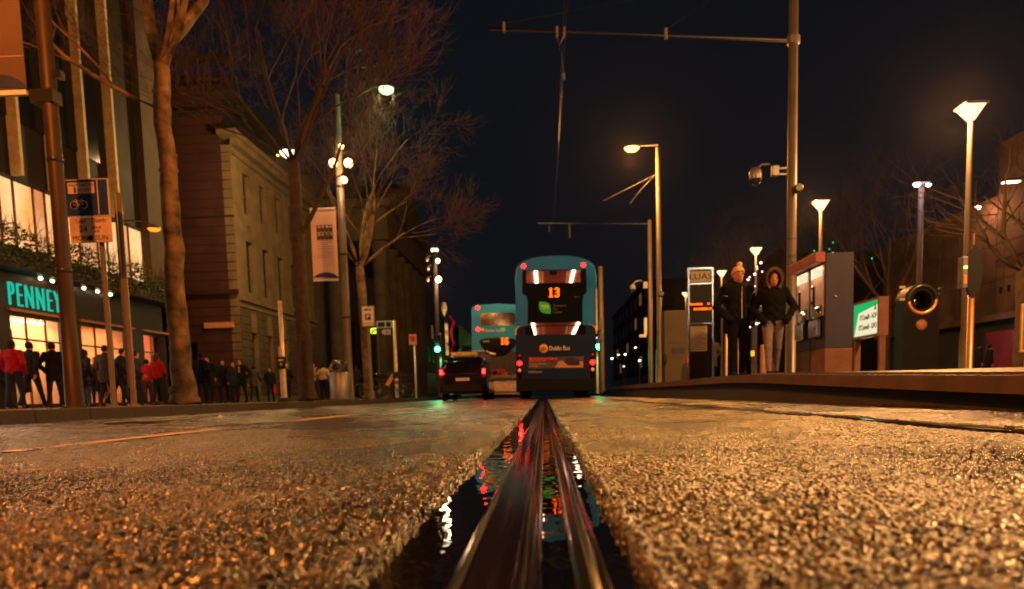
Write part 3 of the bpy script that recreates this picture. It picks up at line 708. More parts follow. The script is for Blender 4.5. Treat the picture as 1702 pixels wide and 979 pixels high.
# --- platform mast with the long arm
PL = thing('tram_wire_mast', 'thick pale mast on the platform with a long arm and dome camera', 'mast', (5.26, 15.8, PZR), group='tram wire masts')
b = MB().lathe([(.27, 0), (.27, .03), (.105, .04), (.096, 2.5), (.088, 9.6), (0, 9.65)], n=28)
for k in range(6):
    a = k*math.pi/3; b.lathe([(.022, .03), (.022, .07), (0, .075)], (.21*math.cos(a), .21*math.sin(a), 0), 6)
b.obj('pole', m_pole, PL)
Za = P(1300, 68, 15.8).z-PZR
xa = P(812, 48, 15.8).x-5.26; zl = P(812, 48, 15.8).z-PZR
ZA = lambda x: Za+(zl-Za)*x/xa
MB().cyl((-.1, 0, Za), (xa, 0, zl), .036, .03, 10).lathe([(.13,0),(.13,.14)], (0,0,Za-.07), 20).obj('arm', m_steel, PL)
b = MB()
def clampx(u): return P(u, 55, 15.8).x-5.26
for u in (838, 1107): 
    x = clampx(u); b.box(x-.03, x+.03, -.05, .05, ZA(x)-.06, ZA(x)+.14, .01)
for x in (clampx(926), clampx(938)): b.box(x-.025, x+.025, -.05, .05, ZA(x)-.1, ZA(x)+.09, .01)
Zm = ZA(clampx(930))
b.tube([(clampx(926),0,Zm-.08),(clampx(929),0,Zm-.28),(clampx(938),0,Zm-.06)], .015, 6)
b.tube([(clampx(929),0,Zm-.28),(clampx(933),0,Zm-.5),(clampx(936),0,Zm-.85)], .004, 6).box(clampx(936)-.025, clampx(936)+.025, -.03, .03, Zm-.96, Zm-.84)
b.obj('wire_clamp', m_steel, PL)
MB().tube([(clampx(838),0,ZA(clampx(838))+.12),(clampx(1150),0,Za+1.1),(0,0,Za+1.9)], .009, 5).tube([(clampx(1107),0,ZA(clampx(1107))+.12),(0,0,Za+1.9)], .009, 5).obj('stay_rod', m_dark, PL)
dome_camera(PL, (-.13, -.02, P(1305, 284, 15.8).z-PZR), .85)
z = P(1320, 318, 15.8).z-PZR
MB().lathe([(.07,-.17),(.09,-.16),(.09,.0),(.05,.02)], (.05,-.13,z), 18, 'Y').obj('loudspeaker', m_dark, PL)
z = P(1318, 437, 15.8).z-PZR
b = MB()
for i, t in enumerate(('LUCO', 'IN', 'BOYER')): b.text(t, (0, -.101, z+.12-.13*i), .085, ext=.002, sx=.9)
b.obj('stencil_letters', m_black, PL)
for z in (2.9, 6.9): MB().lathe([(.102,0),(.102,.02)], (0,0,z), 24).obj('strap_band', m_dark, PL)
# overhead wires above both tracks
cx = P(935, 50, 15.8)
w0 = (cx.x, -10, cx.z-.95); w1 = (cx.x, 34, cx.z-.95)
wire('contact wire hanging low over the tram track, running towards the number 13 bus', [(cx.x, -20, 6.1), (cx.x+.02, 15.8, 7.1), (cx.x, 34, 7.0), (cx.x-.1, 80, 6.8)], .003)
wire('upper carrier wire strung over the mast arms above the tram track', [(cx.x+.05, -20, 9.2), (cx.x+.05, 15.8, 8.15), (cx.x+.05, 25, 7.75), (cx.x, 34, 8.0), (cx.x, 80, 8.1)], .003)

# --- second mast further along
P2 = thing('tram_wire_mast', 'slim distant mast with an arm and small camera behind the tall amber street lamp', 'mast', (4.92, 33.8, .1), group='tram wire masts')
zt = P(1072, 366, 33.8).z-.1; zA = P(1078, 372, 33.8).z-.1
MB().lathe([(.12,0),(.11,.05),(.085,zt),(0,zt+.02)], n=16).obj('pole', m_pole, P2)
xL = P(893, 371, 33.8).x-4.92
zL2 = P(893, 371, 33.8).z-.1
MB().cyl((0,0,zA),(xL,0,zL2),.03,.03,8).obj('arm', m_steel, P2)
MB().box(xL*.72, xL*.72+.08, -.04, .04, zA-.5, zA+.12).box(xL*.9, xL*.9+.06, -.04, .04, zA-.2, zA+.1).obj('wire_clamp', m_dark, P2)
dome_camera(P2, (.1, -.02, P(1075, 474, 33.8).z-.1), 1.2, -1)
zz = P(1072, 545, 33.8).z-.1
MB().box(-.28, -.17, -.1, .1, zz-.3, zz+.45).box(-.5, -.2, -.1, .1, zz-.42, zz-.3).obj('sign_plate', m_white, P2)

# --- amber street lamp on the tall pole
def lamp_pole(name, label, X, Y, z0, H, arm, r=.11, col=SODIUM, power=3000, head='box', group=None, es=40, r0=.13):
    t = thing(name, label, 'street lamp', (X, Y, z0), group=group)
    return t
AL = thing('street_lamp', 'tall amber street lamp on a plain pole right of the number 13 bus', 'street lamp', (4.72, 30., PZR))
ht = P(1087, 246, 30).z-PZR; hx = P(1051, 247, 30); hxr = hx.x-4.72; hz = hx.z-PZR
MB().lathe([(.2,0),(.2,.02),(.15,.03),(.14,1.4),(.105,1.5),(.09,ht),(0,ht+.03)], n=18).obj('pole', m_pole, AL)
MB().cyl((0,0,hz+.1),(hxr,0,hz+.08),.035,.03,8).obj('arm', m_steel, AL)
MB().box(hxr-.32, hxr+.25, -.13, .13, hz+.02, hz+.12, .03).obj('lamp_head', m_dark, AL)
MB().lathe([(0,-.12),(.2,-.08),(.3,.02)], (hxr-.02,0,hz), 16).obj('lamp_glass', emis('sodium lamp', (1, .45, .08), 9), AL)
light('POINT', 'lamp_light', (hxr-.02, -.05, hz-.2), 3200, SODIUM, AL, .14)
zc = P(1085, 288, 30).z-PZR
MB().tube([(0,0,zc),(-1.2,.0,zc-.55),(-2.2,.0,zc-1.0)], .008, 5).tube([(0,0,zc+.05),(-.6,.1,zc-.5),(-1.1,.2,zc-1.1)], .006, 5).obj('span_wires', m_steel, AL)
zc = P(1093, 490, 30).z-PZR
MB().lathe([(.09,-.2),(.11,-.18),(.11,0)], (.05,-.1,zc), 14, 'Y').obj('loudspeaker', m_dark, AL)
MB().box(.2,.42,-.1,.1,.1,2.3,.03).obj('cabinet', m_steel, AL)

# --- row of square-topped platform lamps
e_warm = emis('warm lamp glass', (1, .60, .25), 3.2)
m_lpole = mat('dark lamp post paint', (.05, .04, .035), .6, .1, .2, 4, spec=.2)
def square_lamp(label, X, Y, H, power, lit=True, hw=.2, z0=.12, col=(1, .44, .12)):
    t = thing('square_lantern', label, 'street lamp', (X, Y, z0), group='square lanterns behind the platform')
    MB().lathe([(.16,0),(.16,.04),(.09,.08),(.085,1.0),(.065,1.1),(.05,H-.35),(.045,H-.3)], n=16).obj('pole', m_lpole, t)
    b = MB(); a = hw
    b.add([(-.05,-.05,H-.3),(.05,-.05,H-.3),(.05,.05,H-.3),(-.05,.05,H-.3),(-a,-a,H-.03),(a,-a,H-.03),(a,a,H-.03),(-a,a,H-.03)], [(0,3,2,1),(0,1,5,4),(1,2,6,5),(2,3,7,6),(3,0,4,7),(4,5,6,7)])
    b.obj('lantern_glass', e_warm, t)
    MB().box(-a-.03, a+.03, -a-.03, a+.03, H-.03, H+.015).box(-a*.5, a*.5, -a*.5, a*.5, H+.015, H+.07).obj('lantern_cap', m_dark, t)
    b = MB()
    for sx, sy in ((1,1),(1,-1),(-1,1),(-1,-1)): b.tube([(sx*.05,sy*.05,H-.31),(sx*a,sy*a,H-.02)], .012, 5)
    b.obj('lantern_frame', m_steel, t)
    light('POINT', 'lantern_light', (-.35, -.1, H-.2), power, col, t, .16)
    return t
H = P(1607, 176, 16).z-.12
square_lamp('nearest square lantern, its bright inverted pyramid highest at the right of the photo', GX(1600, 16), 16, H, 2800)
H = P(1362, 334, 24).z-.12
square_lamp('square lantern glowing right of the thick platform mast', GX(1361, 24), 24, H, 1500)
H = P(1255, 412, 31.6).z-.12
square_lamp('square lantern glowing above and between the couple on the platform', GX(1256, 31.6), 31.6, H, 800)
H = P(1200, 450, 38).z-.12
square_lamp('small square lantern just left of the cream bobble hat', GX(1200, 38), 38, H, 500)
H = P(1140, 486, 46).z-.12
square_lamp('tiny farthest square lantern at the left edge of the tram stop display', GX(1141, 46), 46, H, 400)
for y_, lb in ((7.5, 'square lantern standing by the platform beyond the right edge of the photo'), (-1., 'square lantern standing behind the photographer on the platform side'), (-10, 'square lantern farthest behind the photographer on the platform side')):
    square_lamp(lb, 9.3, y_, 6.0, {7.5: 3500, -1.: 600, -10: 500}[y_], col=(1, .44, .12) if y_ > 0 else (1, .78, .55))
# opposite kerb: amber lamps behind the photographer continue the left row
def kerb_lamp(label, X, Y, H, power, col=SODIUM, arm=1.4):
    t = thing('street_lamp', label, 'street lamp', (X, Y, PZ))
    MB().lathe([(.14,0),(.13,1.2),(.1,1.3),(.07,H),(0,H+.02)], n=16).cyl((0,0,H-.1),(arm,0,H+.1),.035,.03,8).obj('pole', m_pole, t)
    MB().box(arm-.1, arm+.5, -.14, .14, H+.05, H+.16, .03).obj('lamp_head', m_dark, t)
    MB().lathe([(0,-.07),(.14,-.05),(.18,.02)], (arm+.2,0,H+.04), 16).obj('lamp_glass', emis('sodium lamp', (1,.45,.08), 9), t)
    light('POINT', 'lamp_light', (arm+.2, 0, H-.2), power, col, t, .14)
kerb_lamp('amber street lamp on the left kerb behind the photographer', LX, -3.0, 8.5, 450, (1, .42, .13))
kerb_lamp('amber street lamp on the left kerb just outside the left edge of the photo', LX-.8, 4.5, 8.2, 4400, (1, .25, .03))
kerb_lamp('amber street lamp on the left kerb far behind the photographer', LX, -17, 8.5, 700, (1, .42, .13))

# --- post lamp with twin heads, far right
tl = thing('twin_head_lamp', 'pale post with a small violet white lamp above the ring topped kiosk', 'street lamp', (GX(1523, 30), 30, .12))
H = P(1522, 306, 30).z-.12
MB().lathe([(.12,0),(.1,H),(0,H+.02)], n=12).obj('pole', m_lpole, tl)
MB().box(-.3, .3, -.08, .08, H-.02, H+.06).obj('cross_arm', m_steel, tl)
MB().lathe([(0,-.12),(.1,-.08),(.13,0)], (-.2,-.05,H), 12).lathe([(0,-.08),(.07,-.05),(.1,0)], (.25,-.05,H-.05), 12).obj('lamp_glass', emis('violet white lamp', (1, .7, .85), 22), tl)
light('POINT', 'lamp_light', (-.3, -.6, H-.1), 160, (1, .66, .6), tl, .1)

# --- kerbside masts on the left
def banner(root, x0, x1, z0, z1, art='portraits', y=-.02):
    cloth = mat('banner cloth', (.62, .40, .31), .7, 0, .12, 1.5) if art == 'portraits' else mat('shade-toned banner cloth', (.10, .065, .05), .7, 0, .12, 1.5)  # second cloth is a darkened copy, shade put into its colour
    b = MB().box(x0, x1, y-.006, y+.006, z0, z1); bo = b.obj('banner', cloth, root)
    MB().box(x0-.0, x1, y-.03, y+.03, z1, z1+.05).obj('banner_rail', m_white, root); MB().box(x0, x1, y-.03, y+.03, z0-.08, z0-.02).obj('banner_rail', m_white, root)
    w_ = x1-x0
    if art == 'portraits':
        rr = random.Random(2)
        g = MB(); d = MB()
        for i in range(4):
            for j in range(2):
                cx_ = x0+w_*(.3+.16*i); cz = z1-(z1-z0)*(.27+.11*j)
                d.box(cx_-w_*.075, cx_+w_*.075, y-.012, y-.008, cz-.12, cz+.1)
                g.lathe([(0,-.0165),(.055,-.0165),(.055,-.013)], (cx_, y, cz+.03), 12, 'Y')
        d.obj('portrait_panel', mat('banner dark print', (.09, .05, .06), .7), bo); g.obj('portrait_face', mat('banner face print', (.38, .2, .15), .7), bo)
        l_ = MB()
        for i in range(9): l_.box(x0+w_*.22, x0+w_*(.8-.15*(i % 3 == 2)), y-.011, y-.008, z0+(z1-z0)*(.55-.03*i), z0+(z1-z0)*(.555-.03*i)+.006)
        l_.obj('text_lines', mat('banner grey print', (.3, .18, .14), .7), bo)
    else:
        l_ = MB()
        for i in range(7): l_.box(x0+w_*.1, x0+w_*(.85-.1*(i % 3)), y-.011, y-.008, z0+(z1-z0)*(.85-.045*i), z0+(z1-z0)*(.862-.045*i))
        l_.box(x0, x1, y-.011, y-.008, z0+(z1-z0)*.19, z0+(z1-z0)*.197)
        l_.obj('text_lines', mat('banner grey print', (.3,.18,.14), .7), bo)
    arc = [(x0, z0)]+[(x0+w_*t, z0+(z1-z0)*(.02+.07*math.sin(math.pi*t)**.8)) for t in [i/12 for i in range(13)]]+[(x1, z0)]
    MB().plate(arc[1:], [], y-.013, y-.008, 'XZ').obj('blue_arc', mat('banner blue print', (.03, .035, .10), .6), bo)
Y1_ = 9.85
M1 = thing('tram_wire_mast', 'thick brown mast in front of the shop windows, holding a cropped banner', 'mast', (GX(125, Y1_), Y1_, PZ), group='tram wire masts')
MB().lathe([(.2,0),(.2,.02),(.12,.03),(.098,1.5),(.085,9.5),(0,9.55)], n=28).obj('pole', mat('brown mast paint', (.035, .021, .014), .5, .2, .2, 3), M1)
for u, v in ((82, 271), (95, 455), (110, 590)):
    z = P(u, v, Y1_).z-PZ; MB().lathe([(.096,0),(.106,.01),(.106,.05),(.096,.06)], (0,0,z), 24).obj('strap_band', m_dark, M1)
q0 = P(-40, 150, Y1_-.1); q1 = P(47, 150, Y1_-.1); qt = P(40, -60, Y1_-.1); qb = P(45, 124, Y1_-.1)
mx = M1.location.x
banner(M1, q0.x-mx, q1.x-mx-.02, qb.z-PZ-.18, qt.z-PZ+.6, 'text', -.1)
MB().tube([(q0.x-mx-.1, -.1, qb.z-PZ-.22), (0, -.05, qb.z-PZ-.22)], .02, 6).box(-.22, .1, -.1, .1, qb.z-PZ-.35, qb.z-PZ-.18).obj('banner_arm', m_dark, M1)
MB().box(.13, .2, -.05, .05, P(88,132,Y1_).z-PZ, P(88,132,Y1_).z-PZ+.1).obj('small_fitting', m_chrome, M1)

Y2_ = 23.8
M2 = thing('tram_wire_mast', 'mast with four bright bulbs and a pink banner of portraits, between two bare trees', 'mast', (GX(582, Y2_), Y2_, PZ), group='tram wire masts')
H = P(557, 158, Y2_).z-PZ; mx = M2.location.x
MB().lathe([(.18,0),(.18,.02),(.14,.03),(.13,1.5),(.11,H),(0,H+.03)], n=22).obj('pole', m_pole, M2)
a = P(517, 350, Y2_); c = P(562, 463, Y2_)
banner(M2, P(521, 440, Y2_).x-mx, P(563, 440, Y2_).x-mx, c.z-PZ, a.z-PZ, 'portraits', -.08)
MB().cyl((-.9,-.05,a.z-PZ+.03),(0,0,a.z-PZ+.03),.02,.02,8).cyl((-.9,-.05,c.z-PZ-.05),(0,0,c.z-PZ-.05),.02,.02,8).obj('banner_arm', m_dark, M2)
for i, (u, v, s) in enumerate(((554, 271, 1), (579, 271, 1), (567, 243, .6), (572, 299, .75))):
    q = P(u, v, Y2_-.25); x = q.x-mx; z = q.z-PZ
    l_ = MB().tube([(0,0,z+.1),(x*.6,-.1,z+.12),(x,-.2,z+.06)], .02, 6).lathe([(.03,.1),(.1*s,.07),(.12*s,.0)], (x,-.25,z), 14).obj('spot_lamp', m_dark, M2)
    MB().ball((x,-.25,z), .14*s, 10).obj('bulb', emis('warm bulb', (1, .5, .18), 9*s), l_)
    light('POINT', 'bulb_light', (x, -.42, z-.05), 70*s, (1, .5, .2), M2, .08)
q = P(642, 150, Y2_); x = q.x-mx; z = q.z-PZ
MB().tube([(0,0,H-.35),(.5,0,H-.12),(x,0,z+.28)], .035, 8).obj('lamp_arm', m_dark, M2)
def bowl(root, x, z, col, es, power, lc, s=1., y=0, tilt=0):
    MB().lathe([(.34*s,0),(.31*s,-.10*s),(.2*s,-.2*s),(0,-.25*s)], (x,y,z), 22).obj('lamp_bowl', emis('bowl %.2f%.2f%.2f' % col, col, es), root)
    MB().lathe([(.36*s,.0),(.35*s,.04*s),(.2*s,.17*s),(.05*s,.22*s),(0,.22*s)], (x,y,z+.003), 22).obj('lamp_hood', m_dark, root)
    light('POINT', 'bowl_light', (x, y-.02, z-.35*s), power, lc, root, .15)
bowl(M2, x, z+.05, (.6, 1, .42), 3.2, 260, (.7, 1, .4), .72)
for v in (312, 425, 530): 
    zz = P(570, v, Y2_).z-PZ; MB().lathe([(.13,0),(.137,.01),(.137,.06),(.13,.07)], (0,0,zz), 20).obj('strap_band', m_dark, M2)

# bowl lamp left of it
BL = thing('street_lamp', 'pale bowl lamp glowing among branches in front of the classical building', 'street lamp', (GX(503, 31), 31, PZ))
q = P(481, 254, 31); x = q.x-BL.location.x; z = q.z-PZ
MB().lathe([(.14,0),(.12,1.4),(.09,1.5),(.07,z+.2),(0,z+.25)], n=14).tube([(0,0,z),(x*.5,0,z+.3),(x,0,z+.25)], .03, 8).obj('pole', m_dark, BL)
bowl(BL, x, z+.02, (1, .8, .55), 5, 4200, (1, .60, .22), 1.15)
q = P(462, 258, 31.5)
MB().ball((q.x-BL.location.x, .5, q.z-PZ), .05, 8).obj('small_bulb', emis('small amber bulb', (1, .6, .05), 12), BL)

# far mast with cameras and floodlights
Y3_ = 42.5
M3 = thing('camera_mast', 'tall far mast crowned by small lights and camera domes above the green signal', 'mast', (GX(731, Y3_), Y3_, PZ))
H = P(717, 418, Y3_).z-PZ; mx = M3.location.x
MB().lathe([(.14,0),(.12,H),(0,H+.02)], n=14).obj('pole', m_lpole, M3)
MB().box(-.18,.18,-.1,.1,H,H+.16).obj('top_lamp', emis('mast top lamp', (1, .8, .5), 6), M3)
for u, v, e_ in ((710, 431, 0), (728, 433, 1), (712, 446, 0), (711, 465, 0), (729, 464, 2)):
    q = P(u, v, Y3_); x = q.x-mx; z = q.z-PZ
    c_ = MB().tube([(0,0,z+.15),(x*.7,0,z+.2),(x,0,z+.08)], .025, 6).lathe([(.0,.14),(.1,.1),(.13,0)], (x,0,z), 12).obj('lamp_bracket', m_steel, M3)
    if e_: MB().ball((x,-.08,z-.03), .12 if e_ == 1 else .17, 8).obj('floodlight', emis('floodlight %d' % e_, (1, .66, .32), 14*e_), c_); light('POINT', 'flood', (x+.1,-.4,z-.2), 50*e_, (1,.6,.3), M3, .1)
    else: MB().ball((x,-.02,z-.05), .09, 8).obj('dome_glass', mat('pale dome', (.6,.5,.35), .2), c_)
a = P(731, 466, Y3_); c = P(786, 491, Y3_+8)
wire('span wire sloping from the far camera mast towards the number 16 bus', [(a.x, Y3_, a.z), (c.x, Y3_+8, c.z), (c.x+8, Y3_+14, c.z-.2)], .03)

# ---------------------------------------------------------------- traffic signals
def signal(label, X, Y, z0, zg, x_off=0, lamp='green', red=False, H=None):
    t = thing('traffic_light', label, 'traffic light', (X, Y, z0), group='traffic lights')
    H = H or zg+.9
    MB().lathe([(.07,0),(.06,H),(0,H+.01)], n=12).obj('post', mat('pale signal post', (.42,.32,.24), .4, .3), t)
    h = MB().box(x_off-.18, x_off+.18, -.28, -.08, zg-.2, zg+.78, .03).obj('signal_head', m_black, t)
    for k in range(3):
        z = zg+.29*k
        MB().lathe([(.155,-.4),(.16,-.4),(.16,-.28)], (x_off,0,z), 16, 'Y', False).obj('hood', m_black, h)
        MB().lathe([(0,-.36),(.15,-.30),(.15,-.28)], (x_off,0,z), 16, 'Y').obj('lens', e_green if k == 0 else mat('unlit lens', (.05,.01,.01), .2), h)
    light('POINT', 'signal_glow', (x_off, -.5, zg), 160, (.05, 1, .4), t, .08)
    return t
q = P(729, 581, 40)
signal('green traffic light on a thin post beside the black taxi', GX(735, 40), 40, PZ, q.z-PZ, -.12)
q = P(991, 577, 36)
sg = signal('green traffic light with a white plate on top, right of the number 13 bus', GX(993, 36), 36, .12, q.z-.12, .1, H=5.1)
MB().box(-.12,.32,-.3,-.1,q.z-.12+.34,q.z-.12+.5,.02).obj('top_plate', emis('lit plate', (.8,.7,.9), 2.2), sg)
pm = thing('tram_wire_mast', 'pale mast rising close behind the right side of the number 13 bus', 'mast', (GX(1001, 34.5), 34.5, .1), group='tram wire masts')
MB().lathe([(.13,0),(.10,5.9),(0,5.92)], n=16).box(-.13,.02,-.16,-.13,3.0,3.4).box(-.05,.1,-.16,-.13,2.5,2.8).obj('pole', m_pole, pm)

# ---------------------------------------------------------------- signs on posts, left pavement
def post(root, x, y, H, r=.045): MB().lathe([(r*1.6,0),(r*1.5,.03),(r,.04),(r,H),(0,H+.01)], (x,y,0), 14).obj('post', m_pole, root)
Ys = 10.75
pk = thing('parking_sign', 'blue and white parking sign reading 24 HOUR MON-SUN on a grey post', 'sign', (GX(190, Ys), Ys, PZ))
mx = pk.location.x
a = P(112, 303, Ys); c = P(189, 404, Ys); mz = P(115, 362, Ys).z-PZ
post(pk, 0, 0, a.z-PZ-.02, .038)
x0 = P(117, 360, Ys).x-mx; x1 = P(187, 360, Ys).x-mx
f = MB().box(x0, x1, -.085, -.06, mz, a.z-PZ, .008).obj('blue_panel', m_navy, pk)
MB().box(x0-.012, x1+.012, -.08, -.055, mz-.012, a.z-PZ+.012).box(x0+(x1-x0)*.76, x0+(x1-x0)*.785, -.09, -.0855, mz+.01, a.z-PZ-.01).obj('panel_rim', mat('sign rim', (.35,.28,.24), .5), f)
W_ = x1-x0; hz_ = a.z-PZ-mz
MB().box(x0+W_*.08, x0+W_*.7, -.091, -.0855, mz+hz_*.62, mz+hz_*.93).obj('white_patch', mat('sign cream', (.4,.3,.24), .5), f)
MB().text('MANCHESTER', (x0+W_*.4, -.093, mz+hz_*.85), .062, ext=.001, sx=.95).text('& REGENT', (x0+W_*.44, -.093, mz+hz_*.72), .06, ext=.001).box(x0+W_*.22, x0+W_*.27, -.093, -.0912, mz+hz_*.64, mz+hz_*.8).obj('patch_text', m_navy, f)
b = MB()
for cxk in (.2, .42):
    b.lathe([(.052,-.002),(.06,-.002),(.06,.0),(.052,0),(.052,-.002)], (x0+W_*cxk, -.088, mz+hz_*.3), 20, 'Y')
p_ = lambda fx_, fz_: (x0+W_*fx_, -.089, mz+hz_*fz_)
b.tube([p_(.2,.3), p_(.27,.42), p_(.37,.42), p_(.31,.29), p_(.2,.3)], .005, 5).tube([p_(.42,.3), p_(.37,.46), p_(.41,.47)], .005, 5).tube([p_(.31,.29), p_(.25,.46), p_(.22,.46)], .005, 5)
b.obj('bicycle_symbol', mat('sign cream', (.4,.3,.24), .5), f)
zl_ = c.z-PZ
f2 = MB().box(x0+.03, x1+.02, -.085, -.06, zl_, mz-.02, .008).obj('white_panel', mat('sign white face', (.42,.29,.22), .5), pk)
mzm = (zl_+mz)/2; xc = (x0+x1)/2+.02
MB().text('Luan', (xc-.13, -.088, mzm+.12), .085, ext=.001).text('Domh', (xc+.14, -.088, mzm+.12), .085, ext=.001).text('24', (xc-.1, -.088, mzm), .13, ext=.001).text('HOUR', (xc+.1, -.088, mzm+.015), .055, ext=.001)\
    .text('UAIR', (xc+.1, -.088, mzm-.035), .045, ext=.001).text('MON', (xc-.16, -.088, mzm-.13), .1, ext=.001).text('SUN', (xc+.17, -.088, mzm-.13), .1, ext=.001).lathe([(0,-.002),(.042,-.002),(.042,.001)], (xc, -.087, mzm-.13), 16, 'Y').obj('panel_text', m_black, f2)
# thin bare pole right of it
tp = thing('thin_pole', 'thin bare grey pole between the parking sign and the first tree', 'pole', (GX(223, 11.2), 11.2, PZ))
H = P(190, 321, 11.2).z-PZ
MB().lathe([(.09,0),(.09,.03),(.042,.04),(.038,H),(.0,H+.01)], n=16).obj('post', mat('brown post', (.14,.10,.07), .45, .3), tp)
MB().box(-.075,-.05,-.02,.02,.3,H-.05).obj('side_strip', m_steel, tp)
# short steel post (crossing push-button) by the dark pedestrians
sp = thing('push_button_post', 'short leaning steel post with a small black button box and dark round foot', 'post', (GX(474, 17.8), 17.8, PZ))
H = P(464, 500, 17.8).z-PZ
MB().lathe([(.055,.1),(.055,1.0),(.05,H),(0,H+.01)], n=14).box(-.09,-.055,-.03,.03,.1,H*.55).obj('post', mat('bright post', (.55,.45,.33), .35, .4), sp)
MB().lathe([(.17,0),(.17,.06),(.1,.1),(0,.11)], n=18).obj('foot', m_rubber, sp)
z = P(470, 602, 17.8).z-PZ
bb_ = MB().box(-.12,.09,-.13,-.05,z-.16,z+.13,.02).obj('button_box', m_black, sp)
MB().box(-.07,.05,-.136,-.131,z+.02,z+.07).lathe([(0,-.14),(.03,-.138),(.03,-.13)], (-.01,0,z-.06), 12, 'Y').obj('button', mat('button face', (.4,.35,.25), .4), bb_)

Yp = 25.5
ps = thing('car_park_sign', 'white sign with a black arrow above a blue square letter P', 'sign', (GX(618, Yp), Yp, PZ))
mx = ps.location.x; a = P(601, 509, Yp); c = P(624, 543, Yp)
post(ps, 0, 0, a.z-PZ, .05)
x0 = a.x-mx; x1 = c.x-mx; z0 = c.z-PZ; z1 = a.z-PZ; W_ = x1-x0; xm = (x0+x1)/2; h_ = z1-z0
f = MB().box(x0,x1,-.09,-.06,z0,z1,.012).obj('panel', mat('sign white', (.6,.5,.42), .5), ps)
MB().plate([(x0+.01,z0+.01),(x1-.01,z0+.01),(x1-.01,z1-.01),(x0+.01,z1-.01)],[[(x0+.03,z0+.03),(x1-.03,z0+.03),(x1-.03,z1-.03),(x0+.03,z1-.03)]],-.094,-.0905,'XZ').obj('border', m_black, f)
MB().box(xm-.1,xm+.12,-.094,-.0905,z1-h_*.22,z1-h_*.16).plate([(xm-.15,z1-h_*.19),(xm-.05,z1-h_*.12),(xm-.05,z1-h_*.26)],[],-.094,-.0905,'XZ').text('ARNOTTS', (xm,-.092,z0+h_*.14), .09, ext=.001, sx=.95).obj('arrow_and_name', m_black, f)
g = MB().box(xm-.1,xm+.1,-.094,-.0905,z0+h_*.32,z0+h_*.62,.004).obj('blue_square', m_navy, f)
MB().text('P', (xm,-.096,z0+h_*.47), .21, ext=.001, bold=.004).obj('letter', mat('sign letter cream', (.75,.62,.5), .5), g)
# finger-post sign
Yf = 31.3
fp = thing('direction_sign', 'white direction sign arms on a pale post right of the P sign', 'sign', (GX(660, Yf), Yf, PZ))
mx = fp.location.x; H = P(653, 533, Yf).z-PZ
MB().lathe([(.1,0),(.08,.05),(.07,H),(0,H+.03)], n=14).obj('post', mat('bright post', (.55,.45,.33), .35, .4), fp)
a = P(626, 534, Yf); c = P(651, 545, Yf)
f = MB().box(a.x-mx, -.03, -.05, -.03, c.z-PZ, a.z-PZ).obj('upper_plate', m_white, fp)
MB().box(a.x-mx+.05, a.x-mx+.35, -.055, -.051, c.z-PZ+.05, a.z-PZ-.05).box(a.x-mx+.42, a.x-mx+.62, -.055, -.051, c.z-PZ+.05, a.z-PZ-.05).obj('blue_blocks', m_navy, f)
a = P(634, 548, Yf); c = P(650, 556, Yf); xa_ = a.x-mx; xc_ = c.x-mx; za_ = a.z-PZ; zc_ = c.z-PZ
f = MB().plate([(xa_, (za_+zc_)/2), (xa_+.1, zc_), (xc_, zc_), (xc_, za_), (xa_+.1, za_)], [], -.05, -.03, 'XZ').obj('arrow_plate', m_white, fp)
MB().plate([(xa_+.16, zc_+.06),(xa_+.24, za_-.05),(xa_+.32, zc_+.06)],[],-.054,-.051,'XZ').obj('symbol', mat('sign red', (.6,.05,.03), .5), f)
ld = thing('display_sign', 'small glowing yellow green display hanging below the P sign', 'sign', P(621, 550, 30))
MB().box(-.14,.14,-.03,.03,-.14,.14,.01).obj('case', m_black, ld)
b = MB(); rr = random.Random(4)
for i in range(7):
    for j in range(7):
        if rr.random() < .75: b.box(-.12+i*.035,-.12+i*.035+.028,-.036,-.031,-.12+j*.035,-.12+j*.035+.028)
b.obj('lit_dots', emis('display lime', (.62, 1, .05), 2.5), ld)
z = ld.location.z-PZ
MB().lathe([(.03,-z),(.03,.1)], (.16,.02,0), 8).obj('post', m_pole, ld)
Yr = 36
rs = thing('symbol_sign', 'small red no stopping sign on a thin pale post left of the taxi', 'sign', (GX(692, Yr), Yr, PZ))
mx = rs.location.x; a = P(680, 556, Yr); c = P(693, 573, Yr)
MB().lathe([(.05,0),(.05,a.z-PZ),(0,a.z-PZ+.01)], n=10).obj('post', mat('bright post', (.55,.45,.33), .35, .4), rs)
x0 = a.x-mx; x1 = c.x-mx; xm = (x0+x1)/2; zt_ = a.z-PZ; zb_ = c.z-PZ; zc_ = zt_-(x1-x0)*.52
f = MB().box(x0,x1,-.08,-.055,zb_,zt_).obj('panel', mat('grey sign', (.45,.25,.2), .5), rs)
MB().lathe([(.10,-.004),(.15,-.004),(.15,0),(.1,0)], (xm,-.082,zc_), 22, 'Y').tube([(xm-.09,-.085,zc_-.09),(xm+.09,-.085,zc_+.09)], .02, 5).tube([(xm-.09,-.085,zc_+.09),(xm+.09,-.085,zc_-.09)], .02, 5).obj('red_symbol', mat('sign red', (.6,.05,.03), .5), f)

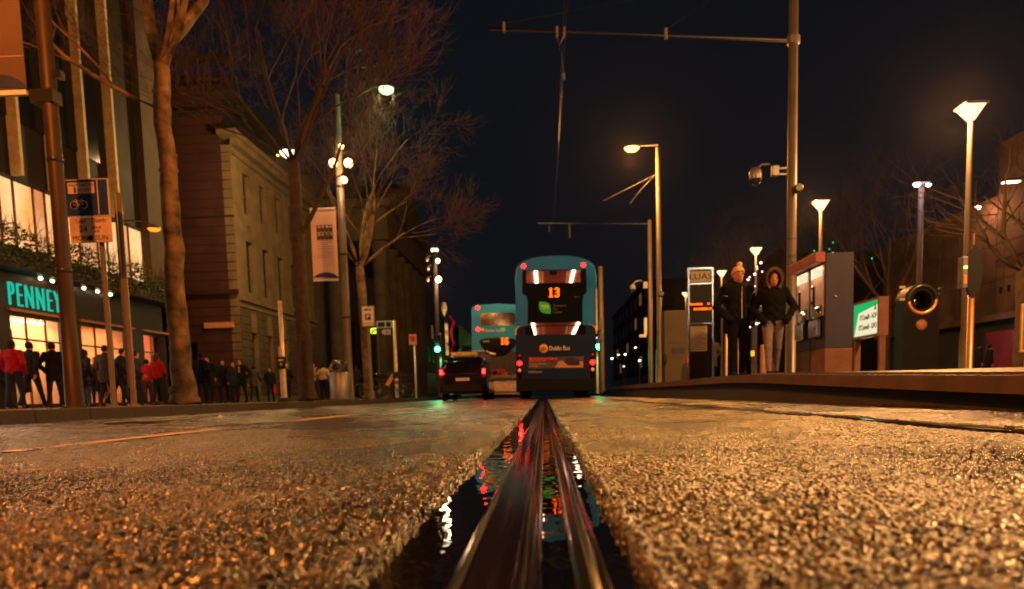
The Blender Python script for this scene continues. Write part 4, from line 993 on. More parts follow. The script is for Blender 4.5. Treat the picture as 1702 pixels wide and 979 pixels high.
# litter bin, bicycles
bn = thing('litter_bin', 'grey cylindrical litter bin with a ring shaped opening in front of the portrait banner mast', 'litter bin', (GX(566, 22), 22, PZ))
MB().lathe([(.0,0),(.30,0),(.31,.05),(.31,.8),(.27,.86)], n=26).obj('body', m_steel, bn)
MB().lathe([(.27,.86),(.28,.95),(.27,1.12),(.2,1.2),(0,1.22)], n=26).obj('hood', m_dark, bn)
b = MB(); n = 20
ring = [(.17*math.cos(2*math.pi*i/n), -.29, 1.0+.12*math.sin(2*math.pi*i/n)) for i in range(n+1)]
b.tube(ring, .025, 6).obj('opening_ring', m_chrome, bn)
def bicycle(label, loc, rz, basket=None, scooter=False):
    t = thing('bicycle', label, 'bicycle', loc, rz, 'bicycles by the left kerb')
    def wheel(x, r=.33):
        w_ = MB().tube([(x+r*math.cos(a), 0, r+r*math.sin(a)) for a in [2*math.pi*i/28 for i in range(29)]], .018, 6).obj('wheel', m_rubber, t)
        s = MB()
        for i in range(14):
            a = 2*math.pi*i/14; s.tube([(x,0,r),(x+r*.96*math.cos(a),0,r+r*.96*math.sin(a))], .0025, 3)
        s.tube([(x+(r-.02)*math.cos(a), 0, r+(r-.02)*math.sin(a)) for a in [2*math.pi*i/28 for i in range(29)]], .008, 4).obj('spokes', m_chrome, w_)
    wheel(-.52); wheel(.52)
    MB().tube([(-.52,0,.33),(-.1,0,.3),(.38,0,.82),(-.2,0,.78),(-.1,0,.3)], .018, 8).tube([(-.52,0,.33),(-.2,0,.78),(-.23,0,.9)], .013, 8).tube([(.52,0,.33),(.38,0,.82),(.34,0,.98)], .016, 8).obj('frame', mat('bike frame', (.04,.04,.05), .3, .5), t)
    MB().ball((-.24,0,.93), .1, 8, (1.3,.7,.35)).obj('saddle', m_black, t)
    MB().tube([(.3,-.28,1.02),(.36,0,1.0),(.3,.28,1.02)], .014, 6).obj('handlebar', m_chrome, t)
    MB().lathe([(.09,-.01),(.09,.01)], (-.1,-.03,.3), 14, 'Y').tube([(-.1,-.05,.3),(.02,-.06,.17)], .012, 6).tube([(-.1,.05,.3),(-.22,.06,.43)], .012, 6).obj('crank', m_steel, t)
    if basket:
        MB().box(.42,.75,-.17,.17,.78,1.02,.02).obj('basket', m_dark, t)
    if scooter:
        MB().add([(.12,-.05,.55),(.4,-.05,.98),(.52,-.05,.9),(.25,-.05,.48),(.12,.0,.55),(.4,.0,.98),(.52,.0,.9),(.25,.0,.48)], [(0,1,2,3),(7,6,5,4),(0,4,5,1),(1,5,6,2),(2,6,7,3),(3,7,4,0)]).obj('orange_panel', mat('orange panel', (.7,.3,.15), .4), t)
    return t
bicycle('dark bicycle with a slanted orange panel parked left of the finger post', (GX(636, 27.5), 27.5, PZ), R(12), True, True)
bicycle('dark bicycle parked behind the one with the orange panel', (GX(618, 29.2), 29.2, PZ), R(-8), True)
bicycle('bicycle with shiny wheels standing end on just right of the finger post', (GX(671, 31), 31, PZ), R(70))

# ================================================================ PLATFORM FURNITURE
# LUAS display frame
Yl = 14.8
ls = thing('tram_stop_display', 'tall steel framed display with a cream name panel and orange lettering', 'display', (GX(1164, Yl), Yl, PZR))
mx = ls.location.x
def lx(u): return P(u, 540, Yl).x-mx
def lz(v): return P(1164, v, Yl).z-PZR
xl, xr, zt = lx(1143), lx(1185), lz(448)
fr = MB()
for x in (xl, xr-.03): fr.box(x, x+.03, -.05, .05, 0, zt, .004)
fr.box(xl, xr, -.05, .05, zt, zt+.03).box(xl+.03, xr-.03, -.05, .05, lz(473), lz(471)).box(xl+.03, xr-.03, -.05, .05, lz(539), lz(537)).obj('frame', m_chrome, ls)
MB().box(xl+.03, xr-.03, -.03, .03, lz(537), lz(473)).obj('display_case', m_black, ls)
MB().box(xl+.03, xr-.03, -.02, .02, .05, lz(539)).obj('lower_case', mat('matte case black', (.01,.01,.012), .7, spec=.1), ls)
n_ = MB().box(xl+.045, xr-.045, -.04, .0, lz(469), lz(451)).obj('name_panel', mat('panel cream grey', (.34,.33,.25), .4), ls)
MB().text('LUAS', ((xl+xr)/2, -.042, lz(460.5)), .17, ext=.002, sx=1.15).obj('name_letters', m_black, n_)
MB().text('Broombridge', (xl+.04, -.033, lz(505.5)), .062, ext=.002, align='LEFT', sx=.75, bold=.0012).text('11', (xr-.06, -.033, lz(505.5)), .062, ext=.002, align='RIGHT', bold=.0012)\
   .text('AN STAIPEIN 13', (xr-.04, -.033, lz(514)), .062, ext=.002, align='RIGHT', sx=.8, bold=.0012).obj('led_lettering', e_led, ls)
f = MB().box(xl+.05, xr-.12, -.03, -.021, lz(584), lz(542)).obj('timetable', mat('timetable paper', (.28,.25,.15), .4), ls)
b = MB()
for i in range(14): b.box(xl+.07, xr-.15-.04*(i % 3), -.033, -.031, lz(581)+i*.034, lz(581)+i*.034+.008)
b.obj('timetable_lines', m_dark, f)

# ticket machines
def ticket_machine(label, ya, yb, near=False):
    X0, X1 = 4.5, 4.94; t = thing('ticket_machine', label, 'ticket machine', (X0, ya, PZR), group='ticket machines')
    L = yb-ya; z1 = 1.92
    MB().box(.0, X1-X0, .0, L, .0, .42, .01).obj('plinth', mat('machine plinth', (.18,.09,.058), .6), t)
    MB().box(.0, X1-X0, .0, L, .42, z1, .012).obj('cabinet', mat('purple grey cabinet', (.045,.045,.075), .55, .1, .12, 3), t)
    MB().box(-.16, -.002, .01, L-.01, z1-.14, z1+.02, .01).obj('canopy', mat('pink canopy', (.3,.09,.08), .5), t)
    f = MB().box(-.02, -.002, .04, L-.04, .95, z1-.16, .004).obj('fascia', mat('machine fascia', (.5,.36,.28), .35, .3), t)
    MB().box(-.03, -.021, .1, L-.08, z1-.34, z1-.18).obj('lit_header', emis('machine header', (1,.72,.45), 1.6), f)
    b = MB()
    for i in range(7): b.box(-.034,-.031,.12+i*.055,.13+i*.055,z1-.34,z1-.18)
    b.obj('header_bars', m_dark, f)
    MB().box(-.03, -.021, .1, L*.55, 1.0, 1.12).box(-.04,-.021,L*.62,L*.72,.95,1.45).obj('screen', m_dwin, f)
    MB().box(-.09,-.021,L*.15,L*.8,.62,.9,.02).obj('ticket_tray', m_chrome, t)
    MB().lathe([(.1,-.10),(.12,-.06),(.12,-.02)], (0,L*.35,1.0), 16, 'X').obj('card_reader', m_chrome, t); MB().lathe([(.03,-.06),(.03,-.02)], (0,L*.8,1.2), 10, 'X').obj('knob', m_chrome, t)
    b = MB().lathe([(0,-.03),(.04,-.025),(.04,-.02)], (0,L*.82,1.45), 12, 'X').lathe([(0,-.03),(.03,-.025),(.03,-.02)], (0,L*.8,.75), 12, 'X'); b.obj('coin_slot', m_chrome, t)
    light('AREA', 'header_light', (-.12, L/2, z1-.18), 5, (1,.7,.4), t, .1, target=(-.1, L/2, 0), sy=.4)
    return t
ticket_machine('nearer grey purple ticket machine, its plain side panel facing the camera', 11.9, 12.53, True)
ticket_machine('farther ticket machine, beside the thick platform mast', 12.56, 13.2)
tmk = MB().lathe([(0,-.006),(.02,-.005),(.02,0)], (4.66, 11.895, P(1380, 493, 11.9).z), 12, 'Y').obj('lock_button', mat('orange button', (.6,.25,.1), .4)); tag(tmk, 'small round orange lock on the ticket machine side panel', 'lock')

# illuminated stop sign
IX = 6.86; ya, yb = 15.3, 16.6
isg = thing('stop_name_sign', 'green and white lit stop name sign on two legs', 'sign', (IX, ya, PZR))
L = yb-ya; zt = P(1462, 494, 15.3).z-PZR; zb = P(1462, 556, 15.3).z-PZR
m_pink = mat('pinkish sign frame', (.2,.09,.065), .6)
MB().box(0,.2,0,.06,zb-.02,zt+.02).box(0,.2,L-.06,L,zb-.02,zt+.02).box(0,.2,.06,L-.06,zt-.03,zt+.02).box(0,.2,.06,L-.06,zb-.02,zb+.03).box(.1,.2,.06,L-.06,zb+.03,zt-.03).obj('frame', m_pink, isg)
for y in (.02, L-.1): MB().box(.04,.16,y,y+.08,0,zb-.02).obj('leg', m_pink, isg)
f = MB().box(.02,.1,.06,L-.06,zb+.03,zt-.03).obj('lit_face', emis('lit sign green', (.02,.6,.16), .8), isg)
# seen from the track side the reading direction runs from far (left) to near (right)
def sy(t): return L-.06-(L-.12)*t
zf0, zf1 = zb+.03, zt-.03; hh = zf1-zf0
m_lit = emis('lit sign cream', (1,.9,.55), .9)
MB().plate([(sy(.05), zf0+.01), (sy(.99), zf0+.01), (sy(.99), zf0+hh*.86), (sy(.22), zf0+hh*.72)], [], .012, .018, 'YZ').obj('pale_field', m_lit, f)
MB().text("O'Conaill - AOP", (.008, sy(.62), zf0+hh*.55), .15, xd=(0,-1,0), ext=.002, sx=.8, bold=.002).text("O'Connell - GPO", (.008, sy(.60), zf0+hh*.25), .15, xd=(0,-1,0), ext=.002, sx=.8, bold=.002)\
    .plate([(sy(.86), zf0+hh*.72), (sy(.93), zf0+hh*.72), (sy(.90), zf0+hh*.9)], [], .006, .011, 'YZ').obj('stop_name', m_navy, f)
light('AREA', 'sign_glow', (-.1, L/2, (zb+zt)/2), 6, (.7,1,.6), isg, .5, target=(-3, L/2, 0), sy=1)

# black ring topped kiosk
Yk = 16.4
kk = thing('black_kiosk', 'black round topped kiosk with a large ring and a small orange disc', 'kiosk', (GX(1523, Yk), Yk, PZR))
zt = P(1523, 473, Yk).z-PZR; r = .38; n = 20
out = [(-r, 0), (r, 0)]+[(r*math.cos(math.pi*i/n), zt-r+r*math.sin(math.pi*i/n)) for i in range(n+1)]
zc = P(1525, 500, Yk).z-PZR
MB().plate(out, [[(.2*math.cos(2*math.pi*i/24), zc+.2*math.sin(2*math.pi*i/24)) for i in range(24)]], -.15, .25, 'XZ').obj('body', mat('kiosk black gloss', (.006,.006,.008), .5, 0, .2, 4, spec=.15), kk)
MB().tube([(.29*math.cos(a), -.17, zc+.29*math.sin(a)) for a in [math.pi*(1.0+i/20) for i in range(21)]], .035, 8).obj('lower_ring', mat('copper ring', (.55,.25,.12), .3, .4), kk)
MB().tube([(.29*math.cos(a), -.17, zc+.29*math.sin(a)) for a in [math.pi*i/20 for i in range(21)]], .035, 8).obj('upper_ring', m_dark, kk)
MB().lathe([(0,.1),(.2,.12),(.2,.2)], (0,0,zc), 24, 'Y').obj('mirror', mat('kiosk mirror', (.2,.2,.2), .05, 1), kk)
MB().lathe([(0,-.17),(.115,-.168),(.115,-.15)], (0,0,P(1525,541,Yk).z-PZR), 22, 'Y').obj('disc', mat('orange disc', (.38,.17,.11), .5), kk)
b = MB()
for i in range(3): b.box(-.47,-.36,-.16,-.1,zc+.0+i*.13,zc+.05+i*.13)
b.obj('side_fins', mat('pale fins', (.7,.6,.4), .2, .5), kk)
MB().box(.36,.42,-.16,-.1,zc+.1,zc+.14).box(.36,.42,-.16,-.1,zc+.22,zc+.26).obj('side_fins', m_chrome, kk)

# tram signal with lens shaped backing board
Yt = 12.
ts = thing('tram_signal', 'black leaf shaped signal board on a thin coppery post with a tiny green light', 'signal', (GX(1611, Yt), Yt, PZR))
mx = ts.location.x
zt = P(1611, 407, Yt).z-PZR; zb = P(1611, 497, Yt).z-PZR; n = 16
pts = []
for i in range(n+1): t = i/n; pts.append((.14*math.sin(math.pi*t)**.7, zb+(zt-zb)*t))
for i in range(1, n): t = 1-i/n; pts.append((-.14*math.sin(math.pi*t)**.7, zb+(zt-zb)*t))
MB().plate(pts, [], -.03, .02, 'XZ').box(-.1,.1,.02,.2,zb+.2,zt-.2,.03).obj('backing_board', m_black, ts)
MB().lathe([(.075,0),(.06,.02),(.05,.03),(.045,zb+.1),(.0,zb+.12)], (0,.02,0), 14).box(.0,.012,-.0,.05,zt,zt+.18).obj('post', mat('coppery post', (.5,.24,.12), .35, .5), ts)
f = MB().box(-.21,-.13,-.1,.05,P(1598,480,Yt).z-PZR,P(1598,428,Yt).z-PZR,.01).obj('display_box', m_steel, ts)
MB().box(-.195,-.145,-.106,-.101,P(1598,448,Yt).z-PZR,P(1598,444,Yt).z-PZR).obj('green_light', emis('tiny green light', (.35,1,.1), 5), f)
MB().box(-.195,-.145,-.106,-.101,P(1598,473,Yt).z-PZR,P(1598,458,Yt).z-PZR).obj('label_plate', mat('amber plate', (.6,.3,.1), .5), f)
# framed panel cut by the right edge
rp = thing('framed_panel', 'yellowish framed panel on a post cut by the right edge of the photo', 'sign', (GX(1704, 14), 14, PZR))
za = P(1696, 505, 14).z-PZR; zb = P(1696, 560, 14).z-PZR; zb2 = P(1696,585,14).z-PZR
MB().box(-.12,.4,-.02,.02,za-.03,za).box(-.12,.4,-.02,.02,zb2,zb2+.03).box(-.12,-.09,-.02,.02,zb2+.03,za-.03).box(-.02,.02,-.02,.02,0,zb2).obj('frame', mat('amber frame', (.6,.38,.1), .4), rp)
MB().box(-.09,.4,-.01,.01,zb2+.03,za-.03).obj('sheet', mat('amber sheet', (.22,.15,.06), .5), rp)

# thin posts and bollards by the couple
for (u, v, Yb, wd, lb) in ((1207, 556, 17, .03, 'thin pale post left of the man in the cream hat'), (1228, 562, 18.5, .03, 'thin pale post seen between the man and his left leg'), (1172, 598, 20, .06, 'short pale post in front of the tram stop display'),
                        (1271, 574, 14.5, .075, 'square tan bollard left of the woman\'s grey jeans'), (1250, 545, 22, .04, 'dark thin post with a small orange reflector between the couple')):
    t = thing('bollard', lb, 'bollard', (GX(u, Yb), Yb, PZR if Yb < 27 else .12)); h = P(u, v, Yb).z-PZR
    m_ = m_dark if 'dark' in lb else mat('tan bollard', (.5,.32,.2), .4, .2)
    if wd > .05: MB().box(-wd,wd,-wd,wd,0,h,.01).box(-wd+.01,wd-.01,-wd+.01,wd-.01,h,h+.012).obj('post', m_, t)
    else: MB().lathe([(wd*1.6,0),(wd,.03),(wd,h),(0,h+.02)], n=12).obj('post', m_, t)
    if 'orange' in lb: MB().box(-.05,.05,-.06,-.04,P(u,592,Yb).z-PZR,P(u,583,Yb).z-PZR).obj('reflector', emis('reflector', (1,.4,.02), 1.6), t)  # emission stands in for lamp light thrown back by the reflector
# beige kiosk behind
bk = thing('beige_kiosk', 'beige cabinet with a dark slot, left of the tram stop display', 'cabinet', (GX(1124, 24), 24, PZR))
H = P(1122, 516, 24).z-PZR
MB().box(-.38,.42,0,.6,0,H,.02).obj('body', mat('beige render', (.09,.07,.045), .7, 0, .2, 1.5), bk)
MB().box(-.14,.28,-.01,.0-.002,P(1122,588,24).z-PZR,P(1122,578,24).z-PZR).box(-.38,.42,-.008,-.002,P(1122,570,24).z-PZR,P(1122,569,24).z-PZR).obj('slot', m_dark, bk)
# leaf shaped black disc beside the amber lamp pole
dk = thing('round_mirror', 'small black oval disc on a thin stem beside the amber lamp pole', 'mirror', (GX(1105, 22), 22, PZR))
z = P(1105, 597, 22).z-PZR
MB().lathe([(0,-.03),(.1,-.02),(.1,.02),(0,.03)], (0,0,0), 18, 'Y').obj('disc', m_black, dk).location = (0,0,z)
for c_ in dk.children: c_.scale = (.7,1,1.9)
MB().cyl((0,.01,0),(0,.01,z),.015).obj('stem', m_dark, dk)
# distant lamps right of the buses
def far_lamp(label, u, v, Y, col, es, power=0):
    q = P(u, v, Y); t = thing('street_lamp', label, 'street lamp', (q.x, Y, .0), group='far street lamps')
    MB().lathe([(.08,0),(.05,q.z),(0,q.z+.02)], n=8).tube([(0,0,q.z-.02),(.2,0,q.z+.08),(.35,0,q.z+.1)], .03, 5).obj('pole', m_dark, t)
    MB().ball((.0,-.1,q.z-.06), .075*Y/60, 8, (1.3,1,.7)).obj('lamp_glass', emis('far lamp %s' % (col,), col, es), t)
far_lamp('tiny white street lamp lowest beside the far mast', 1039, 588, 70, (1,.8,.6), 8)
far_lamp('tiny far street lamp highest above the road end', 1056, 577, 95, (1,.7,.4), 6)
far_lamp('tiny far street lamp with the brightest white glow', 1017, 595, 80, (1,.9,.8), 9)
far_lamp('dim tiny far street lamp between brighter ones', 1028, 589, 110, (1,.6,.3), 4)
far_lamp('warm tiny far street lamp nearest the beige cabinet', 1063, 598, 60, (1,.75,.4), 12)
far_lamp('faint tiny far street lamp just above the platform line', 1037, 608, 75, (1,.6,.35), 4)
# ================================================================ VEHICLES
m_teal = mat('teal bus paint', (.006, .15, .50), .35, 0, .1, 1, coat=.15)
m_teal2 = mat('lighter teal bus paint', (.02, .32, .75), .4, 0, .1, 1)
m_bus = mat('dark navy bus paint', (.006, .018, .055), .35, 0, .1, 1, spec=.12)
m_bglass = mat('black bus glazing', (.006, .007, .009), .08, 0, .1, 1, spec=.35)
m_inter = mat('bus interior panel', (.62, .25, .17), .6, 0, .25, 2.5)
m_yel = mat('yellow grab pole', (.85, .38, .03), .35)
m_trim = mat('beige bus trim', (.6, .45, .3), .3)
e_strip = emis('bus ceiling tube', (1, .60, .36), 18., True)
def rr_rect(x0, x1, z0, z1, r, n=5):
    out = []
    for cx_, cz, a0 in ((x1-r, z0+r, -90), (x1-r, z1-r, 0), (x0+r, z1-r, 90), (x0+r, z0+r, 180)):
        for i in range(n+1):
            a = R(a0+90*i/n); out.append((cx_+r*math.cos(a), cz+r*math.sin(a)))
    return out
def dot_digits(mb, s, x, z, p, y):
    D = {'1': ['0110','1110','0110','0110','0110','0110','0110','0110','1111'], '3': ['01110','11011','00011','00011','01110','00011','00011','11011','01110'],
         '6': ['01110','11011','11000','11000','11110','11011','11011','11011','01110']}
    for ch in s:
        g = D[ch]
        for r, row in enumerate(g):
            for c, v in enumerate(row):
                if v == '1': mb.box(x+c*p, x+c*p+p*.84, y-.004, y, z-r*p, z-r*p+p*.84)
        x += (len(g[0])+1.1)*p
def bus_interior(t, z0, z1, hw, y1, tubes=(.55, -.55), window=None, power=70, poles=((-.38, .5), (.36, .6), (-.4, 1.8), (.38, 2.2), (-.36, 3.6), (.36, 4.2))):
    i_ = MB().box(-hw, hw, .12, y1, z1, z1+.03).box(-hw, hw, .12, y1, z0-.03, z0).box(-hw-.03, -hw, .12, y1, z0, z1).box(hw, hw+.03, .12, y1, z0, z1).box(-hw, hw, y1, y1+.03, z0, z1).obj('interior_lining', m_inter, t)
    for x in tubes: MB().box(x-.045, x+.045, .25, y1-.3, z1-.035, z1-.005).obj('ceiling_tube', e_strip, i_)
    b = MB()
    for x, y in poles: b.cyl((x, y, z0), (x, y, z1), .02, .02, 8)
    b.tube([(-.38,.5,z1-.12),(-.38,4.2,z1-.12)], .02, 6); b.obj('grab_pole', m_yel, i_)
    b = MB()
    for k in range(5):
        for x in (-.75, -.3, .3, .75): b.box(x-.2, x+.2, .9+k*.85, 1.0+k*.85, z0, z0+1.02, .04)
    b.obj('seats', mat('bus seat cloth', (.10,.03,.04), .8), i_)
    return i_
def side_wheels(t, ys, hw, r=.5):
    for y in ys:
        for sx in (-1, 1):
            w_ = MB().lathe([(r*.6, -.14), (r*.92, -.15), (r, -.1), (r, .1), (r*.92, .15), (r*.6, .14)], (sx*(hw-.17), y, r), 26, 'X').obj('wheel', m_rubber, t)
            MB().lathe([(0,-.1),(r*.35,-.12),(r*.6,-.13),(r*.6,.13),(r*.35,.12),(0,.1)], (sx*(hw-.17), y, r), 20, 'X').obj('rim', m_steel, w_)

# ---- number 13 bus
YB = 23.0
B1 = thing('double_decker_bus', 'dark blue and teal double decker bus showing number 13, straight ahead on the tram track', 'bus', (0, YB, 0), group='double decker buses')
S = F/YB; cxb = P(922.5, 560, YB).x; B1.location.x = cxb; B1.rotation_euler = (0, R(.8), 0)
bx = lambda u: P(u, 560, YB).x-cxb
bz = lambda v: P(922.5, v, YB).z
HW = 1.25
def roof_outline(hw, z0, zs, zt, n=14, e=2.6):
    pts = [(-hw, z0), (hw, z0)]
    for i in range(n+1):
        a = math.pi*i/n; c_ = math.cos(a); s_ = math.sin(a)
        pts.append((hw*math.copysign(abs(c_)**(2/e), c_)*(1 if i not in (0, n) else 1), zs+(zt-zs)*abs(s_)**(2/2.2)))
    return pts
zsh = bz(452); ztop = bz(425)
black = [(bx(868), bz(448)), (bx(973), bz(448)), (bx(974), bz(487)), (bx(969), bz(491)), (bx(967), bz(500)), (bx(967), bz(541)), (bx(876), bz(541)), (bx(876), bz(500)), (bx(874), bz(491)), (bx(867), bz(487))]
blk = black[::-1]
upper_out = roof_outline(HW, bz(541), zsh, ztop)
MB().plate(upper_out, [blk], 0, .07, 'XZ').obj('rear_upper_panel', m_teal, B1)
win_u = rr_rect(bx(874), bx(964), bz(470), bz(449), .03); 
gz = MB().plate([(a*1.0, b_) for a, b_ in blk], [win_u, [(bx(880)+.0, bz(536)), (bx(963), bz(536)), (bx(963.5), bz(540.6)), (bx(879.5), bz(540.6))]], .012, .05, 'XZ').obj('rear_glazing', m_bglass, B1)
lw = [(bx(879), bz(534.5)), (bx(900), bz(533)), (bx(945), bz(533)), (bx(963.5), bz(534.5)), (bx(956), bz(557)), (bx(887), bz(557))]
# simple approach for lower window: recessed dark band carrying the trapezoid window
lower_out = [(-HW-.015, .24), (HW+.015, .24), (HW+.015, bz(550)), (HW-.05, bz(543.5)), (HW-.15, bz(541.2)), (-HW+.15, bz(541.2)), (-HW+.05, bz(543.5)), (-HW-.015, bz(550))]
lw_lo = [(bx(883), bz(541.2)-.02), (bx(887), bz(556)), (bx(956), bz(556)), (bx(961), bz(541.2)-.02)]
MB().plate(lower_out, [lw_lo], -.02, .07, 'XZ').obj('rear_lower_panel', m_bus, B1)
# shell: sides, roof, front
sh = []; n_ = len(upper_out)
prof = roof_outline(HW, .3, zsh, ztop); k = len(prof); LB = 10.6
vs = [(x, .075, z) for x, z in prof]+[(x, LB, z) for x, z in prof]
fs = [(i, (i+1) % k, (i+1) % k+k, i+k) for i in range(k)]+[tuple(range(k, 2*k))]
MB().add(vs, fs, False).obj('body_shell', m_teal, B1)
b = MB()
for sx in (-1, 1):
    for z0, z1 in ((bz(487)+.1, bz(455)), (bz(556), bz(535))):
        b.box(min(sx*HW, sx*(HW+.012)), max(sx*HW, sx*(HW+.012)), .5, LB-.4, z0, z1)
b.obj('side_windows', m_bglass, B1)
i1 = bus_interior(B1, 2.5, bz(446.5), HW-.12, 6.5, (-.62, .58), power=120)
i2 = bus_interior(B1, .9, bz(534)-.02, HW-.12, 5.0, (-.72, .72), power=110)
f = MB().box(bx(874), bx(964), .018, .022, bz(470), bz(449)).obj('upper_window', m_glass, B1)
MB().box(bx(913), bx(925), .06, .12, bz(456), bz(449.5), .01).obj('window_sensor', m_black, f)
MB().box(bx(878), bx(964), -.0, .004, bz(557), bz(534)).obj('lower_window', m_glass, B1)
# curved black rim of the lower window
b = MB()
MB().plate([(bx(872), bz(541.2)), (bx(972), bz(541.2)), (bx(972), bz(556.5)), (bx(872), bz(556.5))], [[(bx(880), bz(541.4)), (bx(887), bz(556)), (bx(956), bz(556)), (bx(963), bz(541.4))]], -.03, -.022, 'XZ').obj('window_surround', m_bglass, B1)
b = MB(); dot_digits(b, '13', bx(911.5), bz(479.6), .033, .008); b.obj('route_number', e_led, B1)
# green leaf badge
lf_ = []
x0, x1, z0, z1 = bx(895), bx(914), bz(521), bz(501)
lf_ = [(x0, z1), (x0+(x1-x0)*.5, z1-.01)]+[(x0+(x1-x0)*(.5+.5*math.sin(a)), z0+(z1-z0)*(.5+.45*math.cos(a))) for a in [R(15*i) for i in range(1, 7)]]+[(x1, z0), (x0+(x1-x0)*.5, z0+.01)]+[(x0+(x1-x0)*(.5-.5*math.sin(a)), z0+(z1-z0)*(.5-.45*math.cos(a))) for a in [R(15*i) for i in range(1, 7)]]
f = MB().plate(lf_, [], .002, .010, 'XZ').obj('green_badge', mat('badge green', (.03,.42,.05), .4, emit=(.03,.4,.05), es=.12), B1)  # slight glow added so the badge reads as if lit
MB().text('TFI', ((x0+x1)/2, -.001, (z0+z1)/2+.01), .17, ext=.002, bold=.003).obj('badge_letters', mat('badge letter', (.6,.65,.35), .4), f)
b = MB()
for i, t_ in enumerate(('Transport', 'For', 'Ireland')): b.text(t_, (bx(918), .008, bz(508)-.1*i), .10, ext=.002, align='LEFT')
b.text('Spare', (bx(953), .008, bz(494)), .07, ext=.002, align='LEFT'); b.obj('small_lettering', mat('dim grey letter', (.12,.13,.14), .5), B1)
f = MB().lathe([(0,-.03),(.135,-.029),(.135,-.02)], (bx(902),0,bz(579)), 28, 'Y').obj('yellow_roundel', mat('roundel yellow', (.85,.42,.02), .4), B1)
b = MB()
for i in range(3):
    x = bx(902)-.055+.055*i; b.box(x-.02, x+.02, -.034, -.031, bz(579)-.02, bz(579)+.03+.03*(i == 1))
b.box(bx(902)-.09, bx(902)+.09, -.034, -.031, bz(579)-.06, bz(579)-.03); b.obj('castle_mark', m_navy, f)
MB().text('Dublin Bus', (bx(911), -.024, bz(579)), .185, ext=.003, align='LEFT', sx=.80, bold=.0015).obj('company_name', mat('letter cream', (.75,.6,.45), .4), B1)
# advert
x0, x1, z0, z1 = bx(876.5), bx(968.5), bz(612), bz(593)
W_, h_ = x1-x0, z1-z0
f = MB().box(x0, x1, -.026, -.0205, z0, z1).obj('advert_panel', mat('advert slate', (.07,.065,.08), .4), B1)
MB().plate([(x0, z0+h_*.55), (x0+W_*.45, z0+h_*.55), (x0+W_*.62, z1), (x0, z1)], [], -.03, -.0265, 'XZ').obj('red_band', mat('advert red', (.14,.012,.016), .4), f)
MB().text('Davis Motoring Tripclub', (x0+.04, -.033, z0+h_*.84), .088, ext=.001, align='LEFT').text('DEALS BY NAME CARE', (x0+.04, -.033, z0+h_*.66), .05, ext=.001, align='LEFT').obj('red_text', mat('advert pink letter', (.8,.2,.2), .4), f)
MB().text('SALES & SERVICE', (x0+.04, -.029, z0+h_*.38), .07, ext=.001, align='LEFT').text('ONLINE', (x0+.04, -.029, z0+h_*.18), .07, ext=.001, align='LEFT').obj('grey_text', mat('advert grey letter', (.4,.36,.33), .4), f)
MB().plate([(x0+W_*.48, z0+.015), (x0+W_*.985, z0+.015), (x0+W_*.985, z0+h_*.55), (x0+W_*.93, z0+h_*.55), (x0+W_*.93, z0+h_*.2), (x0+W_*.72, z0+h_*.2), (x0+W_*.62, z0+h_*.65), (x0+W_*.54, z0+h_*.6)], [], -.03, -.0265, 'XZ').obj('sand_shape', mat('advert sand', (.42,.24,.11), .4), f)
MB().ball((x0+W_*.79, -.028, z0+h_*.52), .2, 12, (1.35, .02, .55)).ball((x0+W_*.78, -.028, z0+h_*.8), .12, 10, (1.3, .02, .4)).obj('pictured_car', mat('advert dark car', (.03,.02,.03), .4), f)
MB().text('dublinbus.ie', (bx(876), -.024, bz(617.5)), .09, ext=.002, align='LEFT', bold=.001).obj('web_address', mat('dim grey letter2', (.35,.33,.3), .5), B1)
for u in (861.5, 983.5):
    x = bx(u)
    h = MB().box(x-.075, x+.075, -.04, .02, bz(640), bz(586), .02).obj('light_cluster', m_bglass, B1)
    MB().lathe([(0,-.06),(.062,-.055),(.07,-.04)], (x,0,bz(603)), 18, 'Y').obj('tail_light', e_red, h)
    MB().lathe([(0,-.055),(.05,-.05),(.055,-.04)], (x,0,bz(615)), 16, 'Y').obj('reversing_light', mat('clear lens', (.7,.6,.5), .2), h)
    MB().lathe([(0,-.055),(.04,-.05),(.045,-.04)], (x,0,bz(590)), 16, 'Y').obj('indicator', mat('dull amber lens', (.2,.06,.03), .3), h)
    MB().lathe([(0,-.05),(.03,-.048),(.035,-.04)], (x,0,bz(634)), 12, 'Y').obj('fog_light', e_reddim, h)
    light('POINT', 'tail_glow', (x, -.25, bz(603)), 4, (1,.03,.02), B1, .05)
for u in (870, 968.5):
    MB().lathe([(0,-.035),(.055,-.03),(.065,.0)], (bx(u),0,bz(441)), 16, 'Y').obj('marker_light', e_red, B1)
for sx in (-1, 1): MB().tube([(sx*(HW-.22),-.03,bz(541.2)+.01),(sx*(HW-.08),-.035,bz(542.2)),(sx*(HW-.0),-.03,bz(547)),(sx*(HW+.02),-.02,bz(556))], .025, 6).obj('corner_trim', m_trim, B1)
b = MB()
for sx in (-1, 1): b.tube([(sx*(HW-.0),-.005,bz(541)),(sx*(HW-.0),-.005,bz(460)),(sx*(HW-.06),-.005,bz(445)),(sx*(HW-.3),-.005,bz(436))], .022, 6)
b.obj('edge_moulding', m_teal2, B1)
f = MB().box(bx(911), bx(936), -.035, -.021, bz(639.5), bz(633), .01).obj('number_plate', mat('plate yellowed', (.65,.45,.25), .4), B1)
MB().text('12-D-1340', ((bx(911)+bx(936))/2, -.037, bz(636.3)), .1, ext=.001, sx=.85).obj('plate_digits', m_black, f)
MB().lathe([(0,-.04),(.045,-.035),(.05,-.02)], (bx(962),0,bz(637)), 16, 'Y').obj('filler_cap', m_chrome, B1)
MB().box(-HW-.01, HW+.01, -.06, .03, .22, .62, .04).obj('bumper', mat('bumper black', (.006,.008,.012), .4, spec=.1), B1)
